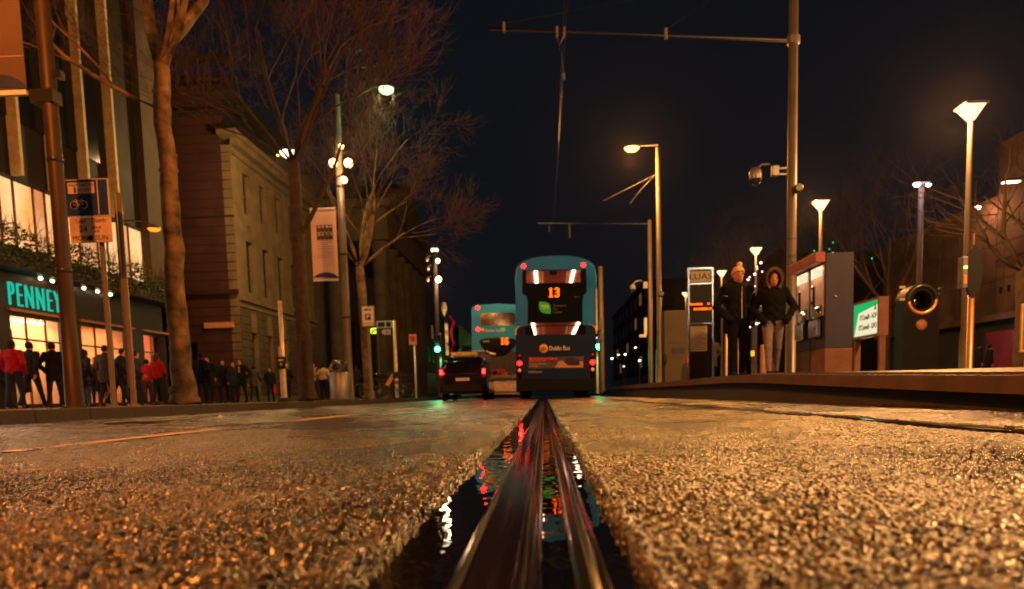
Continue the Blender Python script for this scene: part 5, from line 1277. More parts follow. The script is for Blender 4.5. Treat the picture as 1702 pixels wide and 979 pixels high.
b = MB().box(-.75,.75,-.015,-.008,bz(628),bz(627.4)).box(-.9,.9,-.0245,-.0205,bz(565.5),bz(564.8)).box(-.7,-.69,-.0245,-.0205,bz(632),bz(622)); b.obj('engine_cover_seams', mat('seam black', (.002,.002,.002), .6), B1)
b = MB()
for i in range(5): b.box(.65,1.05,-.0245,-.0205,bz(656-6*0)-0+.75+i*.05,bz(656)+.77+i*.05)
b.obj('grille', m_black, B1)
side_wheels(B1, (2.3, 3.6, 8.4), HW)

# ---- number 16 bus
YC = 34.7; S2 = F/YC
B2 = thing('double_decker_bus', 'lighter teal double decker bus showing number 16, farther ahead in the left lane', 'bus', (0, YC, 0), group='double decker buses')
B2.location.x = P(826, 580, YC).x; B2.rotation_euler = (0, R(1.2), 0)
cx2 = lambda u: P(u, 580, YC).x-B2.location.x; cz2 = lambda v: P(826, v, YC).z
hw = 1.25; zt = cz2(506)
o_up = [(-hw, cz2(584)), (hw, cz2(584)), (hw, zt-.25), (hw-.05, zt-.1), (hw-.25, zt-.02), (0, zt+.04), (-hw+.25, zt-.02), (-hw+.05, zt-.1), (-hw, zt-.25)]
win = rr_rect(cx2(797), cx2(855), cz2(541), cz2(520), .16)
scoop = [(cx2(795), cz2(566)), (cx2(800), cz2(563)), (cx2(826), cz2(560.5)), (cx2(852), cz2(563)), (cx2(857), cz2(566)), (cx2(852), cz2(577)), (cx2(846), cz2(583.9)), (cx2(806), cz2(583.9)), (cx2(800), cz2(577))]
MB().plate(o_up, [win], 0, .07, 'XZ').obj('rear_upper_panel', m_teal2, B2)
MB().box(cx2(796), cx2(856), .02, .05, cz2(542), cz2(519)).obj('upper_window', m_bglass, B2)
b = MB()
for (u0, v0, u1, v1) in ((818,524,822,536),(823,523,828,537),(829,527,834,532),(834,528,841,534),(838,525,836,537),(846,524,845,534)):
    b.tube([(cx2(u0),.015,cz2(v0)),(cx2(u1),.015,cz2(v1))], .02, 4)
b.obj('window_handrails', mat('brass rail', (.6,.4,.15), .25, .6), B2)
sc_ = scoop[:]; sc_ = [(cx2(795), cz2(567)), (cx2(800), cz2(563)), (cx2(826), cz2(560.5)), (cx2(852), cz2(563)), (cx2(857), cz2(567)), (cx2(853), cz2(577)), (cx2(844), cz2(587)), (cx2(835), cz2(592)), (cx2(817), cz2(592)), (cx2(808), cz2(587)), (cx2(799), cz2(577))]
MB().plate(sc_, [], -.012, -.002, 'XZ').obj('scooped_window', m_bglass, B2)
MB().tube([(cx2(807),-.03,cz2(583.5)),(cx2(813),-.03,cz2(587)),(cx2(822),-.03,cz2(588.8))], .05, 6).obj('glowing_sill', mat('painted sill glow', (.9,.6,.3), .3, emit=(1,.5,.2), es=.25), B2)  # sill is no lamp; its bright edge is painted as a glow
b = MB(); dot_digits(b, '16', cx2(831), cz2(562.6), .036, -.014); b.obj('route_number', e_led, B2)
lo = [(-hw-.01, .26), (hw+.01, .26), (hw+.01, cz2(588)), (hw-.05, cz2(584.2)), (-hw+.05, cz2(584.2)), (-hw-.01, cz2(588))]
MB().plate(lo, [], -.0, .07, 'XZ').obj('rear_lower_panel', mat('lower grey paint', (.09,.07,.085), .3), B2)
MB().tube([(-hw,-.02,cz2(581)),(-hw+.04,-.025,cz2(584)),(-hw+.6,-.025,cz2(583.4))], .03, 6).obj('corner_trim', m_trim, B2)
prof = [(-hw, .3), (hw, .3)]+o_up[2:]; k = len(prof)
MB().add([(x,.075,z) for x,z in prof]+[(x,10.5,z) for x,z in prof], [(i,(i+1)%k,(i+1)%k+k,i+k) for i in range(k)]+[tuple(range(k,2*k))]).obj('body_shell', m_teal2, B2)
b = MB()
for sx in (-1, 1):
    for z0, z1 in ((cz2(541), cz2(520)), (cz2(590), cz2(565))): b.box(min(sx*hw, sx*(hw+.012)), max(sx*hw, sx*(hw+.012)), .5, 10, z0, z1)
b.obj('side_windows', m_bglass, B2)
f = MB().box(cx2(806), cx2(857), -.012, -.002, cz2(628), cz2(613)).obj('advert_panel', mat('advert slate', (.07,.065,.08), .4), B2)
MB().box(cx2(812), cx2(838), -.018, -.013, cz2(620), cz2(614)).obj('red_band', mat('advert bright red', (.6,.03,.05), .4), f)
MB().plate([(cx2(806), cz2(628)), (cx2(857), cz2(628)), (cx2(857), cz2(623)), (cx2(840), cz2(618)), (cx2(830), cz2(623)), (cx2(806), cz2(625))], [], -.018, -.013, 'XZ').obj('sand_shape', mat('advert sand', (.42,.24,.11), .4), f)
MB().ball((cx2(847), -.016, cz2(621)), .2, 10, (1.2,.02,.5)).obj('pictured_car', mat('advert maroon car', (.2,.05,.05), .4), f)
MB().box(-hw-.01, hw+.01, -.08, .03, .3, .82, .05).obj('bumper', mat('silvery bumper', (.75,.6,.55), .3, .5), B2)
MB().box(-hw+.2, hw-.2, -.09, -.03, .18, .27, .02).obj('lower_valance', m_trim, B2)
for u, v in ((793, 511), (793, 547), (861, 511), (861, 547)):
    MB().lathe([(0,-.04),(.07,-.035),(.085,.0)], (cx2(u),0,cz2(v)), 16, 'Y').obj('tail_light' if v > 520 else 'marker_light', e_red, B2)
MB().lathe([(0,-.02),(.08,-.018),(.08,0)], (cx2(801),0,cz2(548.5)), 16, 'Y').obj('orange_roundel', mat('roundel orange', (.85,.3,.02), .4, emit=(1,.3,.02), es=.1), B2)  # roundel gets a little glow in place of light falling on it
MB().text('Dublin Bus', (cx2(805), -.004, cz2(549.5)), .17, ext=.002, align='LEFT', bold=.003).obj('company_name', mat('letter cream', (.75,.6,.45), .4), B2)
f = MB().ball((cx2(834),-.002,cz2(548)), .13, 10, (1,.05,.8)).obj('green_badge', mat('badge lime', (.25,.6,.05), .4, emit=(.2,.5,.02), es=.15), B2)  # faint emission brightens this badge like light on it
MB().text('TFI', (cx2(834),-.014,cz2(548)), .1, ext=.002).obj('badge_letters', m_white, f)
MB().box(cx2(801), cx2(812), -.02, -.013, cz2(568.5), cz2(566)).obj('drawn_reflection', mat('dim grey letter2', (.35,.33,.3), .5), B2)  # reflection in the glass, drawn as a pale strip
MB().text('08 D 30', (cx2(848), -.006, cz2(634)), .12, ext=.002).obj('number_letters', m_white, B2)
side_wheels(B2, (2.3, 8.2), hw)

# ---- taxi
YT = 25.4; S3 = F/YT
TX = thing('taxi', 'black taxi with a yellow roof sign and glowing red tail lamps, left of the buses', 'taxi', (P(769, 630, YT).x, YT, -.012))
m_car = mat('black car paint', (.006,.007,.009), .12, 0, .1, 1, coat=1.)
st = [ # y, half width low, belt, roof, z floor, belt, roof
 (0.0, .80, .84, .60, .42, .98, 1.02), (.04, .86, .88, .70, .30, 1.02, 1.40), (.25, .89, .90, .73, .26, 1.03, 1.60), (1.0, .90, .91, .75, .24, 1.02, 1.68), (2.2, .90, .91, .74, .24, 1.0, 1.66),
 (3.0, .90, .91, .68, .24, .98, 1.45), (3.5, .90, .90, .62, .24, .95, 1.05), (4.3, .86, .85, .6, .26, .80, .84), (4.6, .74, .76, .5, .34, .66, .70)]
def ring(s):
    y, a, b_, c, z0, z1, z2 = s
    h = [(a*.93, z0), (a, z0+.12), (a*1.0, (z0+z1)*.5), (b_, z1), ((b_*.4+c*.6), z1+(z2-z1)*.55), (c, z2-.08*min(1, (z2-z1)/.3)), (c*.8, z2), (c*.3, z2+.015)]
    return [(x, y, z) for x, z in h]+[(-x, y, z) for x, z in h[::-1]]
rings = [ring(s) for s in st]; k = len(rings[0]); vs = [p for r_ in rings for p in r_]; fs = []
for i in range(len(rings)-1):
    for j in range(k): fs.append((i*k+j, i*k+(j+1) % k, (i+1)*k+(j+1) % k, (i+1)*k+j))
fs += [tuple(range(k)), tuple(range((len(rings)-1)*k, len(rings)*k))]
MB().add(vs, fs, True).obj('body', m_car, TX)
MB().plate([(-.66,1.03),(.66,1.03),(.58,1.42),(-.58,1.42)], [], -.015, .045, 'XZ').obj('rear_window', m_bglass, TX)
f = MB().box(-.78,.78,-.07,.1,.3,.62,.05).obj('rear_bumper', mat('taxi bumper', (.008,.008,.01), .4, spec=.15), TX)
MB().box(-.28,.28,-.035,-.0,.72,.86,.01).obj('plate_recess', m_black, TX)
p_ = MB().box(-.25,.25,-.045,-.036,.74,.84).obj('number_plate', mat('taxi plate', (.75,.5,.25), .4, emit=(1,.45,.15), es=.12), TX)  # light on the plate is put in as weak emission
MB().text('07-D-41820', (0,-.047,.79), .085, ext=.001, sx=.9).obj('plate_digits', m_black, p_)
for sx in (-1, 1):
    h = MB().box(min(sx*.72,sx*.86), max(sx*.72,sx*.86), -.02, .2, .84, 1.24, .03).obj('tail_lamp', mat('dark red lens', (.15,.005,.01), .2), TX)
    MB().box(min(sx*.735,sx*.845), max(sx*.735,sx*.845), -.03, -.021, .98, 1.16, .004).obj('lit_lens', emis('taxi tail', (1,.04,.03), 5), h)
    light('POINT', 'tail_glow', (sx*.79, -.2, 1.06), 6, (1,.04,.02), TX, .04)
    m_ = MB().box(min(sx*.93,sx*1.1), max(sx*.93,sx*1.1), 2.75, 2.9, 1.02, 1.16, .03).obj('wing_mirror', m_car, TX)
    MB().box(min(sx*.905,sx*.925), max(sx*.905,sx*.925), .5, 2.9, 1.06, 1.07).obj('side_glass_trim', m_chrome, TX)
    MB().add([(sx*.90,.45,1.06),(sx*.90,2.9,1.04),(sx*.80,2.5,1.5),(sx*.79,.6,1.52)], [(0,1,2,3)]).obj('side_window', m_bglass, TX)
rs_ = MB().box(-.5,.5,.75,.95,1.70,1.83,.03).obj('roof_sign', mat('taxi sign yellow', (.7,.38,.04), .4, emit=(1,.45,.05), es=.16), TX)
MB().text('TAXI', (-.22,.745,1.765), .11, ext=.002).text('01', (.3,.745,1.765), .1, ext=.002).obj('sign_letters', m_dark, rs_)
MB().box(-.4,-.3,.8,.9,1.66,1.71).box(.3,.4,.8,.9,1.66,1.71).obj('roof_bracket', m_dark, TX)
for y in (.85, 3.7):
    for sx in (-1, 1):
        w_ = MB().lathe([(.2,-.1),(.3,-.11),(.33,-.08),(.33,.08),(.3,.11),(.2,.1)], (sx*.78,y,.33), 24, 'X').obj('wheel', m_rubber, TX)
        MB().lathe([(0,-.08),(.1,-.09),(.2,-.105),(.2,.105),(.1,.09),(0,.08)], (sx*.78,y,.33), 18, 'X').obj('rim', m_steel, w_)
MB().tube([(.1,-.05,1.4),(.25,-.06,1.1),(.3,-.06,1.06)], .008, 5).obj('wiper', m_black, TX)
TX.scale = (.95, .95, .95)
# ================================================================ TREES (bare winter crowns)
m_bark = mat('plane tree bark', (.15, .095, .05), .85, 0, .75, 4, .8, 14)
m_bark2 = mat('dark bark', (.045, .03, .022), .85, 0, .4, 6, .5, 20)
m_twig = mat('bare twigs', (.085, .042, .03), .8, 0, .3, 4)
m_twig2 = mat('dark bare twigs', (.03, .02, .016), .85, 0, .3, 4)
def grow(rr, b, p, d, L, r, lev, maxlev, tw, spread=.55, upb=.12, nseg=4):
    """one limb with its children; tw collects twigs"""
    pts = [p.copy()]; rs = [r]; q = p.copy(); d = d.normalized()
    for i in range(nseg):
        d = (d+Vector((rr.gauss(0,.13), rr.gauss(0,.13), rr.gauss(0,.09)+upb*.5))).normalized()
        q = q+d*L/nseg; pts.append(q.copy()); rs.append(r*(1-.55*(i+1)/nseg))
    tgt = b if lev < 2 else tw
    tgt.tube(pts, rs, 8 if lev == 0 else (6 if lev == 1 else (4 if lev == 2 else 3)), cap=False)
    if lev >= maxlev: return
    n = rr.choice((3, 4)) if lev < 2 else rr.choice((4, 5))
    for k in range(n):
        t = rr.uniform(.3, 1.0) if k else 1.0
        i = min(nseg-1, int(t*nseg)); base = pts[i].lerp(pts[i+1], t*nseg-i) if t < 1 else pts[-1]
        x, y = frame_of(d); a = rr.uniform(0, 2*math.pi); s = spread*rr.uniform(.6, 1.5)
        nd = (d+(x*math.cos(a)+y*math.sin(a))*s+Vector((0,0,upb))).normalized()
        grow(rr, b, base, nd, L*rr.uniform(.55, .78), max(.004, rs[min(i+1, nseg)]*rr.uniform(.55, .75)), lev+1, maxlev, tw, spread, upb, nseg if lev < 2 else 3)
def tree(label, base, trunk, limbs, seed, name='bare_tree', maxlev=4, L=3., spread=.6, bark=None, twig=None, upb=.12, group=None, knots=0):
    """trunk: [(dx,dy,z,r)], limbs: [(from index, direction, length, radius)] plus random ones at the fork"""
    rr = random.Random(seed); t = thing(name, label, 'tree', base, group=group)
    b = MB(); pts = [Vector(p[:3]) for p in trunk]; rs = [p[3] for p in trunk]
    P2_ = []; R2_ = []
    for i in range(len(pts)-1):
        m = 5
        for j in range(m):
            f = j/m; P2_.append(pts[i].lerp(pts[i+1], f)+Vector((rr.gauss(0,.012), rr.gauss(0,.012), 0))*(1 if i+j else 0)); R2_.append((rs[i]*(1-f)+rs[i+1]*f)*rr.uniform(.95, 1.06))
    P2_.append(pts[-1]); R2_.append(rs[-1])
    b.tube(P2_, R2_, 16)
    for k in range(knots):
        i = rr.randrange(4, len(P2_)-2); a = rr.uniform(math.pi, 2*math.pi); r = R2_[i]
        b.ball(P2_[i]+Vector((math.cos(a)*r*.9, math.sin(a)*r*.9, 0)), r*.32, 7, (1,1,1.3))
    b.ball(pts[-1], rs[-1]*1.02, 10)
    b.obj('trunk', bark or m_bark, t)
    br = MB(); tw = MB()
    for (i, d, l_, r) in limbs: grow(rr, br, pts[i], Vector(d), l_, r, 0, maxlev, tw, spread, upb)
    br.obj('limbs', bark or m_bark, t); tw.obj('crown', twig or m_twig, t)
    return t
# first tree, pale patchy bark
X1 = GX(306, 14)
tree('nearest bare tree with a pale patchy trunk lit orange, right of the shop', (X1, 14, PZ), [(.02,0,-.03,.32),(0,0,.35,.215),(-.02,0,2.2,.18),(.0,0,4.2,.162),(-.05,0,5.6,.155),(.0,0,6.35,.145)],
     [(5,(-.35,.1,1),3.8,.13),(5,(.42,.2,1),3.8,.12),(4,(-1,-.25,.42),2.9,.055),(5,(.9,-.3,.75),3.2,.07),(5,(.1,.8,1.),3.4,.09),(5,(.5,-.5,.95),3.0,.06)], 11, maxlev=5, knots=9)
tree('second bare tree with a dark forked trunk standing left of the pink banner', (GX(511, 20), 20, PZ), [(.02,0,-.03,.3),(0,0,.3,.22),(-.02,0,2.4,.19),(-.05,0,4.4,.175),(-.03,0,6.4,.15)],
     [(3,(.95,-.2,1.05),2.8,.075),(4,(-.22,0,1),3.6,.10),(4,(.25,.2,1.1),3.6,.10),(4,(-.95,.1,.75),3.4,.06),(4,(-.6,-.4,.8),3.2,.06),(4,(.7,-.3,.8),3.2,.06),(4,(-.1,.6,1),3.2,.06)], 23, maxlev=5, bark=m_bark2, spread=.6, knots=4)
tree('third bare tree with a wide fine fan of twigs, behind the P sign', (GX(614, 25.9), 25.9, PZ), [(.0,0,-.03,.24),(0,0,.3,.17),(-.06,0,2.4,.155),(-.14,0,4.6,.15)],
     [(3,(.55,-.1,.8),2.5,.1),(3,(-.25,.1,1),2.7,.09),(3,(.1,.4,1),2.7,.08),(3,(.3,-.1,1.2),3.0,.085),(3,(.8,.1,.65),2.1,.06),(3,(-.6,-.2,.8),2.2,.05)], 37, maxlev=5, spread=.65, upb=.06)
# street trees further up the left side, only seen as darkness and twigs
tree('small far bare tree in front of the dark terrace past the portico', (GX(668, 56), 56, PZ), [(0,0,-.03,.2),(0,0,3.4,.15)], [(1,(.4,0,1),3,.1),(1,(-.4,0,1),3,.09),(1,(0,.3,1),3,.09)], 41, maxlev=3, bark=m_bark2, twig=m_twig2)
# right side trees
for i, (u, Y, h, s, lb) in enumerate(((1235, 44, 4.2, 51, 'dim bare tree behind the cream bobble hat'), (1318, 50, 5.0, 52, 'dim bare tree behind the thick platform mast'), (1400, 42, 4.6, 53, 'dim bare tree above the ticket machines'),
                                      (1472, 36, 4.4, 54, 'bare tree with an upright trunk left of the violet white lamp'), (1180, 58, 4.5, 55, 'dim bare tree behind the tram stop display'))):
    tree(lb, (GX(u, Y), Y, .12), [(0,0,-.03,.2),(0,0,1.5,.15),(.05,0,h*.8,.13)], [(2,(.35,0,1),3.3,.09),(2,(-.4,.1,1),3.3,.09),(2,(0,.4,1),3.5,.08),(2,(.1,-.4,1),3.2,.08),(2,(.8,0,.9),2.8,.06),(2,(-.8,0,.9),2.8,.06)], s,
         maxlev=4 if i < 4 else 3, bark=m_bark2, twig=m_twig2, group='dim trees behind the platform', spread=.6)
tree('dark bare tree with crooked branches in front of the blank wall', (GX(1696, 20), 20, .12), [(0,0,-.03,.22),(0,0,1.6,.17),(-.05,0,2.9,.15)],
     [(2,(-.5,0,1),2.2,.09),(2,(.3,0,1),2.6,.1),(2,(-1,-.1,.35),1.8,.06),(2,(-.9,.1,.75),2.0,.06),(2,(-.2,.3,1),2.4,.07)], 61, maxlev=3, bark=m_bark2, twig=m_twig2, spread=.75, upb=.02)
# strings of green fairy lights in the tree above the ticket machines
q = P(1377, 433, 34)
b = MB(); rr = random.Random(9)
for i in range(40): b.ball((q.x+rr.gauss(0,.5), 34+rr.uniform(-.5,.5), q.z+rr.gauss(0,.3)), .028, 4)
tag(b.obj('fairy_lights', emis('green fairy light', (.05,.9,.3), 1.6)), 'cluster of green fairy lights just above the ticket machines', 'fairy lights')
# sparkling garland on the post below the lantern between the couple
q = P(1257, 440, 31)
b = MB()
for i in range(26): b.ball((q.x+rr.gauss(0,.22), 31+rr.uniform(-.2,.2), q.z-i*.10+rr.gauss(0,.05)), .03 if i % 4 else .05, 5)
tag(b.obj('fairy_lights', emis('white fairy light', (1,.75,.6), 4)), 'string of white fairy lights hanging below the lantern between the couple', 'fairy lights')
# ================================================================ PEOPLE (one smooth skin per body, clothing as children)
def sd_caps(p, a, b, r1, r2):
    a = np.array(a, float); b = np.array(b, float); ba = b-a; h = np.clip(((p-a)@ba)/(ba@ba+1e-9), 0, 1)
    return np.linalg.norm(p-a-h[..., None]*ba, axis=-1)-(r1+(r2-r1)*h)
def sd_ell(p, c, r):
    c = np.array(c, float); r = np.array(r, float); q = (p-c)/r; k0 = np.linalg.norm(q, axis=-1); k1 = np.linalg.norm(q/r, axis=-1)
    return k0*(k0-1)/(k1+1e-9)
def smin(a, b, k): h = np.clip(.5+.5*(b-a)/k, 0, 1); return b*(1-h)+a*h-k*h*(1-h)
def surfnet(f, lo, hi, h):
    xs = [np.arange(lo[i], hi[i]+h, h) for i in range(3)]
    G = np.stack(np.meshgrid(*xs, indexing='ij'), -1); v = f(G); s = v < 0
    n0, n1, n2 = v.shape
    cnt = np.zeros((n0-1, n1-1, n2-1)); acc = np.zeros((n0-1, n1-1, n2-1, 3))
    C = [(i, j, k) for i in (0, 1) for j in (0, 1) for k in (0, 1)]
    def sl(A, c): return A[c[0]:n0-1+c[0], c[1]:n1-1+c[1], c[2]:n2-1+c[2]]
    for a in C:
        for ax in range(3):
            if a[ax]: continue
            b = list(a); b[ax] = 1; va = sl(v, a); vb = sl(v, b); m = (va < 0) != (vb < 0)
            t = np.where(m, va/np.where(m, va-vb, 1), 0)
            pos = sl(G, a)+t[..., None]*(sl(G, b)-sl(G, a)); cnt += m; acc += pos*m[..., None]
    act = cnt > 0; idx = -np.ones(cnt.shape, int); idx[act] = np.arange(act.sum()); V = acc[act]/cnt[act][:, None]
    F = []
    for ax in range(3):
        o = [i for i in range(3) if i != ax]
        a = s; b = np.roll(s, -1, ax); m = a != b
        sel = [slice(1, -1)]*3; sel[ax] = slice(0, -1); mm = np.zeros_like(m); mm[tuple(sel)] = m[tuple(sel)]
        I = np.argwhere(mm)
        if len(I) == 0: continue
        def cell(d0, d1):
            J = I.copy(); J[:, o[0]] -= d0; J[:, o[1]] -= d1; return idx[J[:, 0], J[:, 1], J[:, 2]]
        F.append(np.stack([cell(0,0), cell(1,0), cell(1,1), cell(0,1)], 1))
    F = np.concatenate(F); F = F[(F >= 0).all(1)]
    return V, F
def sdf_obj(name, f, lo, hi, h, m, parent):
    V, Fq = surfnet(f, lo, hi, h)
    o = MB().add(V.tolist(), Fq.tolist(), True).obj(name, m, parent)
    return o
def lerp(a, b, t): return tuple(a[i]+(b[i]-a[i])*t for i in range(3))
SKIN = (.45, .22, .13)
def person(label, loc, rz, H=1.74, stride=0., arms=('down', 'down'), jacket=(.012,.013,.018), trousers=(.015,.016,.022), hair=(.02,.014,.01), coat=.86, hat=None, hood=None, hairlen=0, build=1., lean=0., res=.018,
           legsep=.085, bag=None, skin=SKIN, detail=False, scarf=None, shirt=None, sidew=0.):
    """faces -Y before rz. coat = hem height; arms: down, pocket, phone, fold, swingf, swingb"""
    t = thing('person', label, 'person', loc, rz); s = H/1.74
    ln = lean
    hipz = .90; hips = [(-legsep*build, 0, hipz), (legsep*build, 0, hipz)]
    sw = [stride, -stride]
    knees = []; ankles = []
    for i in (0, 1):
        a = sw[i]*.55; kx = hips[i][0]*1.05+sidew*(1 if i else -1)*.5
        k = (kx, -math.sin(a)*.42, hipz-math.cos(a)*.42); a2 = a-(.35*abs(stride) if sw[i] < 0 else .05*stride)
        an = (kx+sidew*(1 if i else -1)*.5, k[1]-math.sin(a2)*.41, max(.085, k[2]-math.cos(a2)*.41)); knees.append(k); ankles.append(an)
    chest = (0, -ln*.5, 1.25); neck = (0, -ln, 1.46); head = (0, -ln*1.15-.015, 1.60)
    sh = [(-.175*build, -ln*.9, 1.40), (.175*build, -ln*.9, 1.40)]
    el = []; wr = []; hd = []
    for i in (0, 1):
        g = 1 if i else -1; S_ = sh[i]; A = arms[i]
        if A == 'pocket': e = (g*.285*build, S_[1]+.09, 1.13); w_ = (g*.20*build, S_[1]-.07, .96)
        elif A == 'wide': e = (g*.345*build, S_[1]+.06, 1.15); w_ = (g*.22*build, S_[1]-.08, .97)
        elif A == 'phone': e = (g*.22*build, S_[1]-.10, 1.14); w_ = (g*.13, S_[1]-.20, 1.40)
        elif A == 'read': e = (g*.23*build, S_[1]-.04, 1.13); w_ = (g*.07, S_[1]-.28, 1.22)
        elif A == 'fold': e = (g*.25*build, S_[1]-.03, 1.12); w_ = (-g*.04, S_[1]-.20, 1.15)
        elif A == 'swingf': e = (g*.235*build, S_[1]-.12, 1.14); w_ = (g*.22*build, S_[1]-.30, .97)
        elif A == 'swingb': e = (g*.235*build, S_[1]+.13, 1.13); w_ = (g*.23*build, S_[1]+.17, .88)
        else: e = (g*.235*build, S_[1]+.02, 1.12); w_ = (g*.235*build, S_[1]-.04, .87)
        el.append(e); wr.append(w_)
        d = np.array(w_)-np.array(e); d /= np.linalg.norm(d); hd.append(d)
    def body(p):
        p = p/1.0
        d = sd_ell(p, head, (.074, .094, .112))
        d = smin(d, sd_ell(p, (head[0], head[1]-.02, head[2]-.06), (.052, .065, .062)), .03)
        if detail:
            d = smin(d, sd_caps(p, (head[0], head[1]-.088, head[2]+.012), (head[0], head[1]-.108, head[2]-.03), .008, .015), .012)
            for g in (-1, 1):
                d = smin(d, sd_ell(p, (g*.076, head[1]+.012, head[2]-.012), (.012, .02, .032)), .01)
                d = -smin(-d, sd_ell(p, (g*.03, head[1]-.098, head[2]+.012), (.02, .014, .011)), .012)
            d = smin(d, sd_ell(p, (0, head[1]-.088, head[2]-.062), (.024, .012, .007)), .008)
        d = smin(d, sd_caps(p, (neck[0], neck[1]+.01, neck[2]-.05), (head[0], head[1]+.02, head[2]-.06), .055, .05), .03)
        d = smin(d, sd_ell(p, (0, chest[1]+.0, 1.27), (.15*build, .095, .20)), .06)
        d = smin(d, sd_ell(p, (0, 0, .98), (.135*build, .095, .15)), .08)
        for i in (0, 1):
            d = smin(d, sd_caps(p, sh[i], el[i], .046, .036), .05); d = smin(d, sd_caps(p, el[i], wr[i], .036, .024), .02)
            c = np.array(wr[i])+hd[i]*.05; d = smin(d, sd_ell(p, c, (.022, .034, .045) if abs(hd[i][2]) > .6 else (.03, .042, .026)), .02)
            d = smin(d, sd_caps(p, hips[i], knees[i], .078*build, .05), .04); d = smin(d, sd_caps(p, knees[i], ankles[i], .048, .033), .03)
            d = smin(d, sd_caps(p, (ankles[i][0], ankles[i][1]+.02, .045), (ankles[i][0]*1.08, ankles[i][1]-.14, .03), .035, .026), .03)
        return d
    lo = (-.48, -.62, -.02); hi = (.48, .58, 1.78)
    bo = sdf_obj('body', body, lo, hi, res, mat('skin %.2f' % skin[0], skin, .55, 0, .08, 20), t)
    # fingers and thumb rooted inside the palm
    b = MB()
    for i in (0, 1):
        g = 1 if i else -1
        if arms[i] in ('pocket', 'wide'): continue
        d = Vector(hd[i]); c = Vector(wr[i])+d*.085; side = Vector((0, 1, 0)) if abs(d.z) > .6 else Vector((0, 0, 1)); side = (side-d*side.dot(d)).normalized(); curl = d.cross(side)*(-g)
        if curl.x*g > 0: curl = -curl
        for k in range(4):
            o = c+side*(.027-.018*k)-d*.015; L_ = (.062, .072, .068, .052)[k]
            b.tube([o, o+d*L_*.5+curl*.006, o+d*L_*.8+curl*.02, o+d*L_*.95+curl*.034], [.0085,.008,.007,.005], 6)
        o = Vector(wr[i])+d*.035-side*.025*1; b.tube([o, o-side*.02+d*.025+curl*.012, o-side*.022+d*.055+curl*.022], [.010,.009,.006], 6)
    if b.v:
        o_ = b.obj('hands', mat('skin %.2f' % skin[0], skin), t)
    fab = lambda nm, c: mat(nm+' %.3f %.3f %.3f' % c, c, .85, 0, .25, 14, .5, 45, spec=.08)
    # trousers
    def trs(p):
        d = sd_ell(p, (0, 0, .95), (.155*build, .115, .13))
        for i in (0, 1):
            d = smin(d, sd_caps(p, hips[i], knees[i], .094*build, .064), .05); d = smin(d, sd_caps(p, knees[i], (ankles[i][0], ankles[i][1], ankles[i][2]+.0), .062, .05), .03)
        return np.maximum(d, .075-p[..., 2])
    sdf_obj('trousers', trs, lo, (.48, .58, 1.12), res, fab('trousers', trousers), t)
    def coatf(p):
        d = sd_ell(p, (0, chest[1], 1.28), (.195*build, .135, .215)); d = smin(d, sd_ell(p, (0, chest[1]*.4, 1.02), (.18*build, .135, .22)), .08)
        if coat < .8: d = smin(d, sd_caps(p, (0, 0, 1.0), (0, 0, coat), .155*build, .17*build), .06)
        d = smin(d, sd_caps(p, sh[0], sh[1], .075, .075), .05)
        for i in (0, 1):
            d = smin(d, sd_caps(p, sh[i], el[i], .070, .060), .035); pk_ = arms[i] in ('pocket', 'wide'); e = lerp(el[i], wr[i], 1.38 if pk_ else .97); d = smin(d, sd_caps(p, el[i], e, .060, .056 if pk_ else .046), .03)
        d = smin(d, sd_caps(p, (neck[0], neck[1]+.01, neck[2]-.06), (neck[0], neck[1]+.01, neck[2]+.015), .085, .075), .03)
        # soft folds
        d = d+.006*np.sin(p[..., 2]*42+p[..., 0]*17+np.sin(p[..., 0]*21)*2)*np.clip((1.35-p[..., 2])*3, 0, 1)
        return np.maximum(d, coat-p[..., 2])
    jk = sdf_obj('jacket', coatf, lo, (.48, .58, 1.60), res, fab('jacket', jacket), t)
    if shirt: 
        y = chest[1]-.137; MB().ball((0, chest[1]-.10, 1.26), .1, 8, (.6, .45, 1.7)).obj('shirt', fab('shirt', shirt), t)
    # shoes
    b = MB()
    for i in (0, 1):
        ax_, ay, az = ankles[i]; zb = az-.085
        b.tube([(ax_, ay+.055, zb+.05), (ax_, ay+.02, zb+.05), (ax_*1.04, ay-.07, zb+.042), (ax_*1.08, ay-.15, zb+.034), (ax_*1.09, ay-.185, zb+.028)], [.028, .045, .044, .038, .018], 10)
    b.obj('shoes', fab('shoes', (.015,.013,.012)), t)
    hm = fab('hair', hair)
    if hat:
        def hf(p):
            d = sd_ell(p, (head[0], head[1]+.01, head[2]+.045), (.097, .115, .108)); d = smin(d, sd_ell(p, (head[0], head[1]+.03, head[2]), (.092, .095, .1)), .03)
            cutp = head[2]+.022-(p[..., 1]-head[1])*.35
            d = np.maximum(d, cutp-p[..., 2]); return d+.0025*np.sin(p[..., 2]*260)
        o_ = sdf_obj('knitted_hat', hf, (-.14, head[1]-.16, head[2]-.12), (.14, head[1]+.18, head[2]+.2), min(res, .012), fab('hat', hat), t)
        if detail: 
            bm_ = bmesh.new(); bmesh.ops.create_icosphere(bm_, subdivisions=3, radius=.042); rr = random.Random(1)
            for q in bm_.verts: q.co *= rr.uniform(.88, 1.14)
            MB().bm(bm_, mtx=Matrix.Translation((.03, head[1]+.02, head[2]+.175))).obj('bobble', fab('hat', hat), o_)
    elif not hood:
        def hr(p):
            d = sd_ell(p, (head[0], head[1]+.018, head[2]+.022), (.088, .100, .112))
            if hairlen: d = smin(d, sd_caps(p, (0, head[1]+.05, head[2]), (0, head[1]+.075, head[2]-hairlen), .085, .07), .04)
            face = sd_ell(p, (head[0], head[1]-.10, head[2]-.035), (.074, .075, .105)); return np.maximum(d, -face)
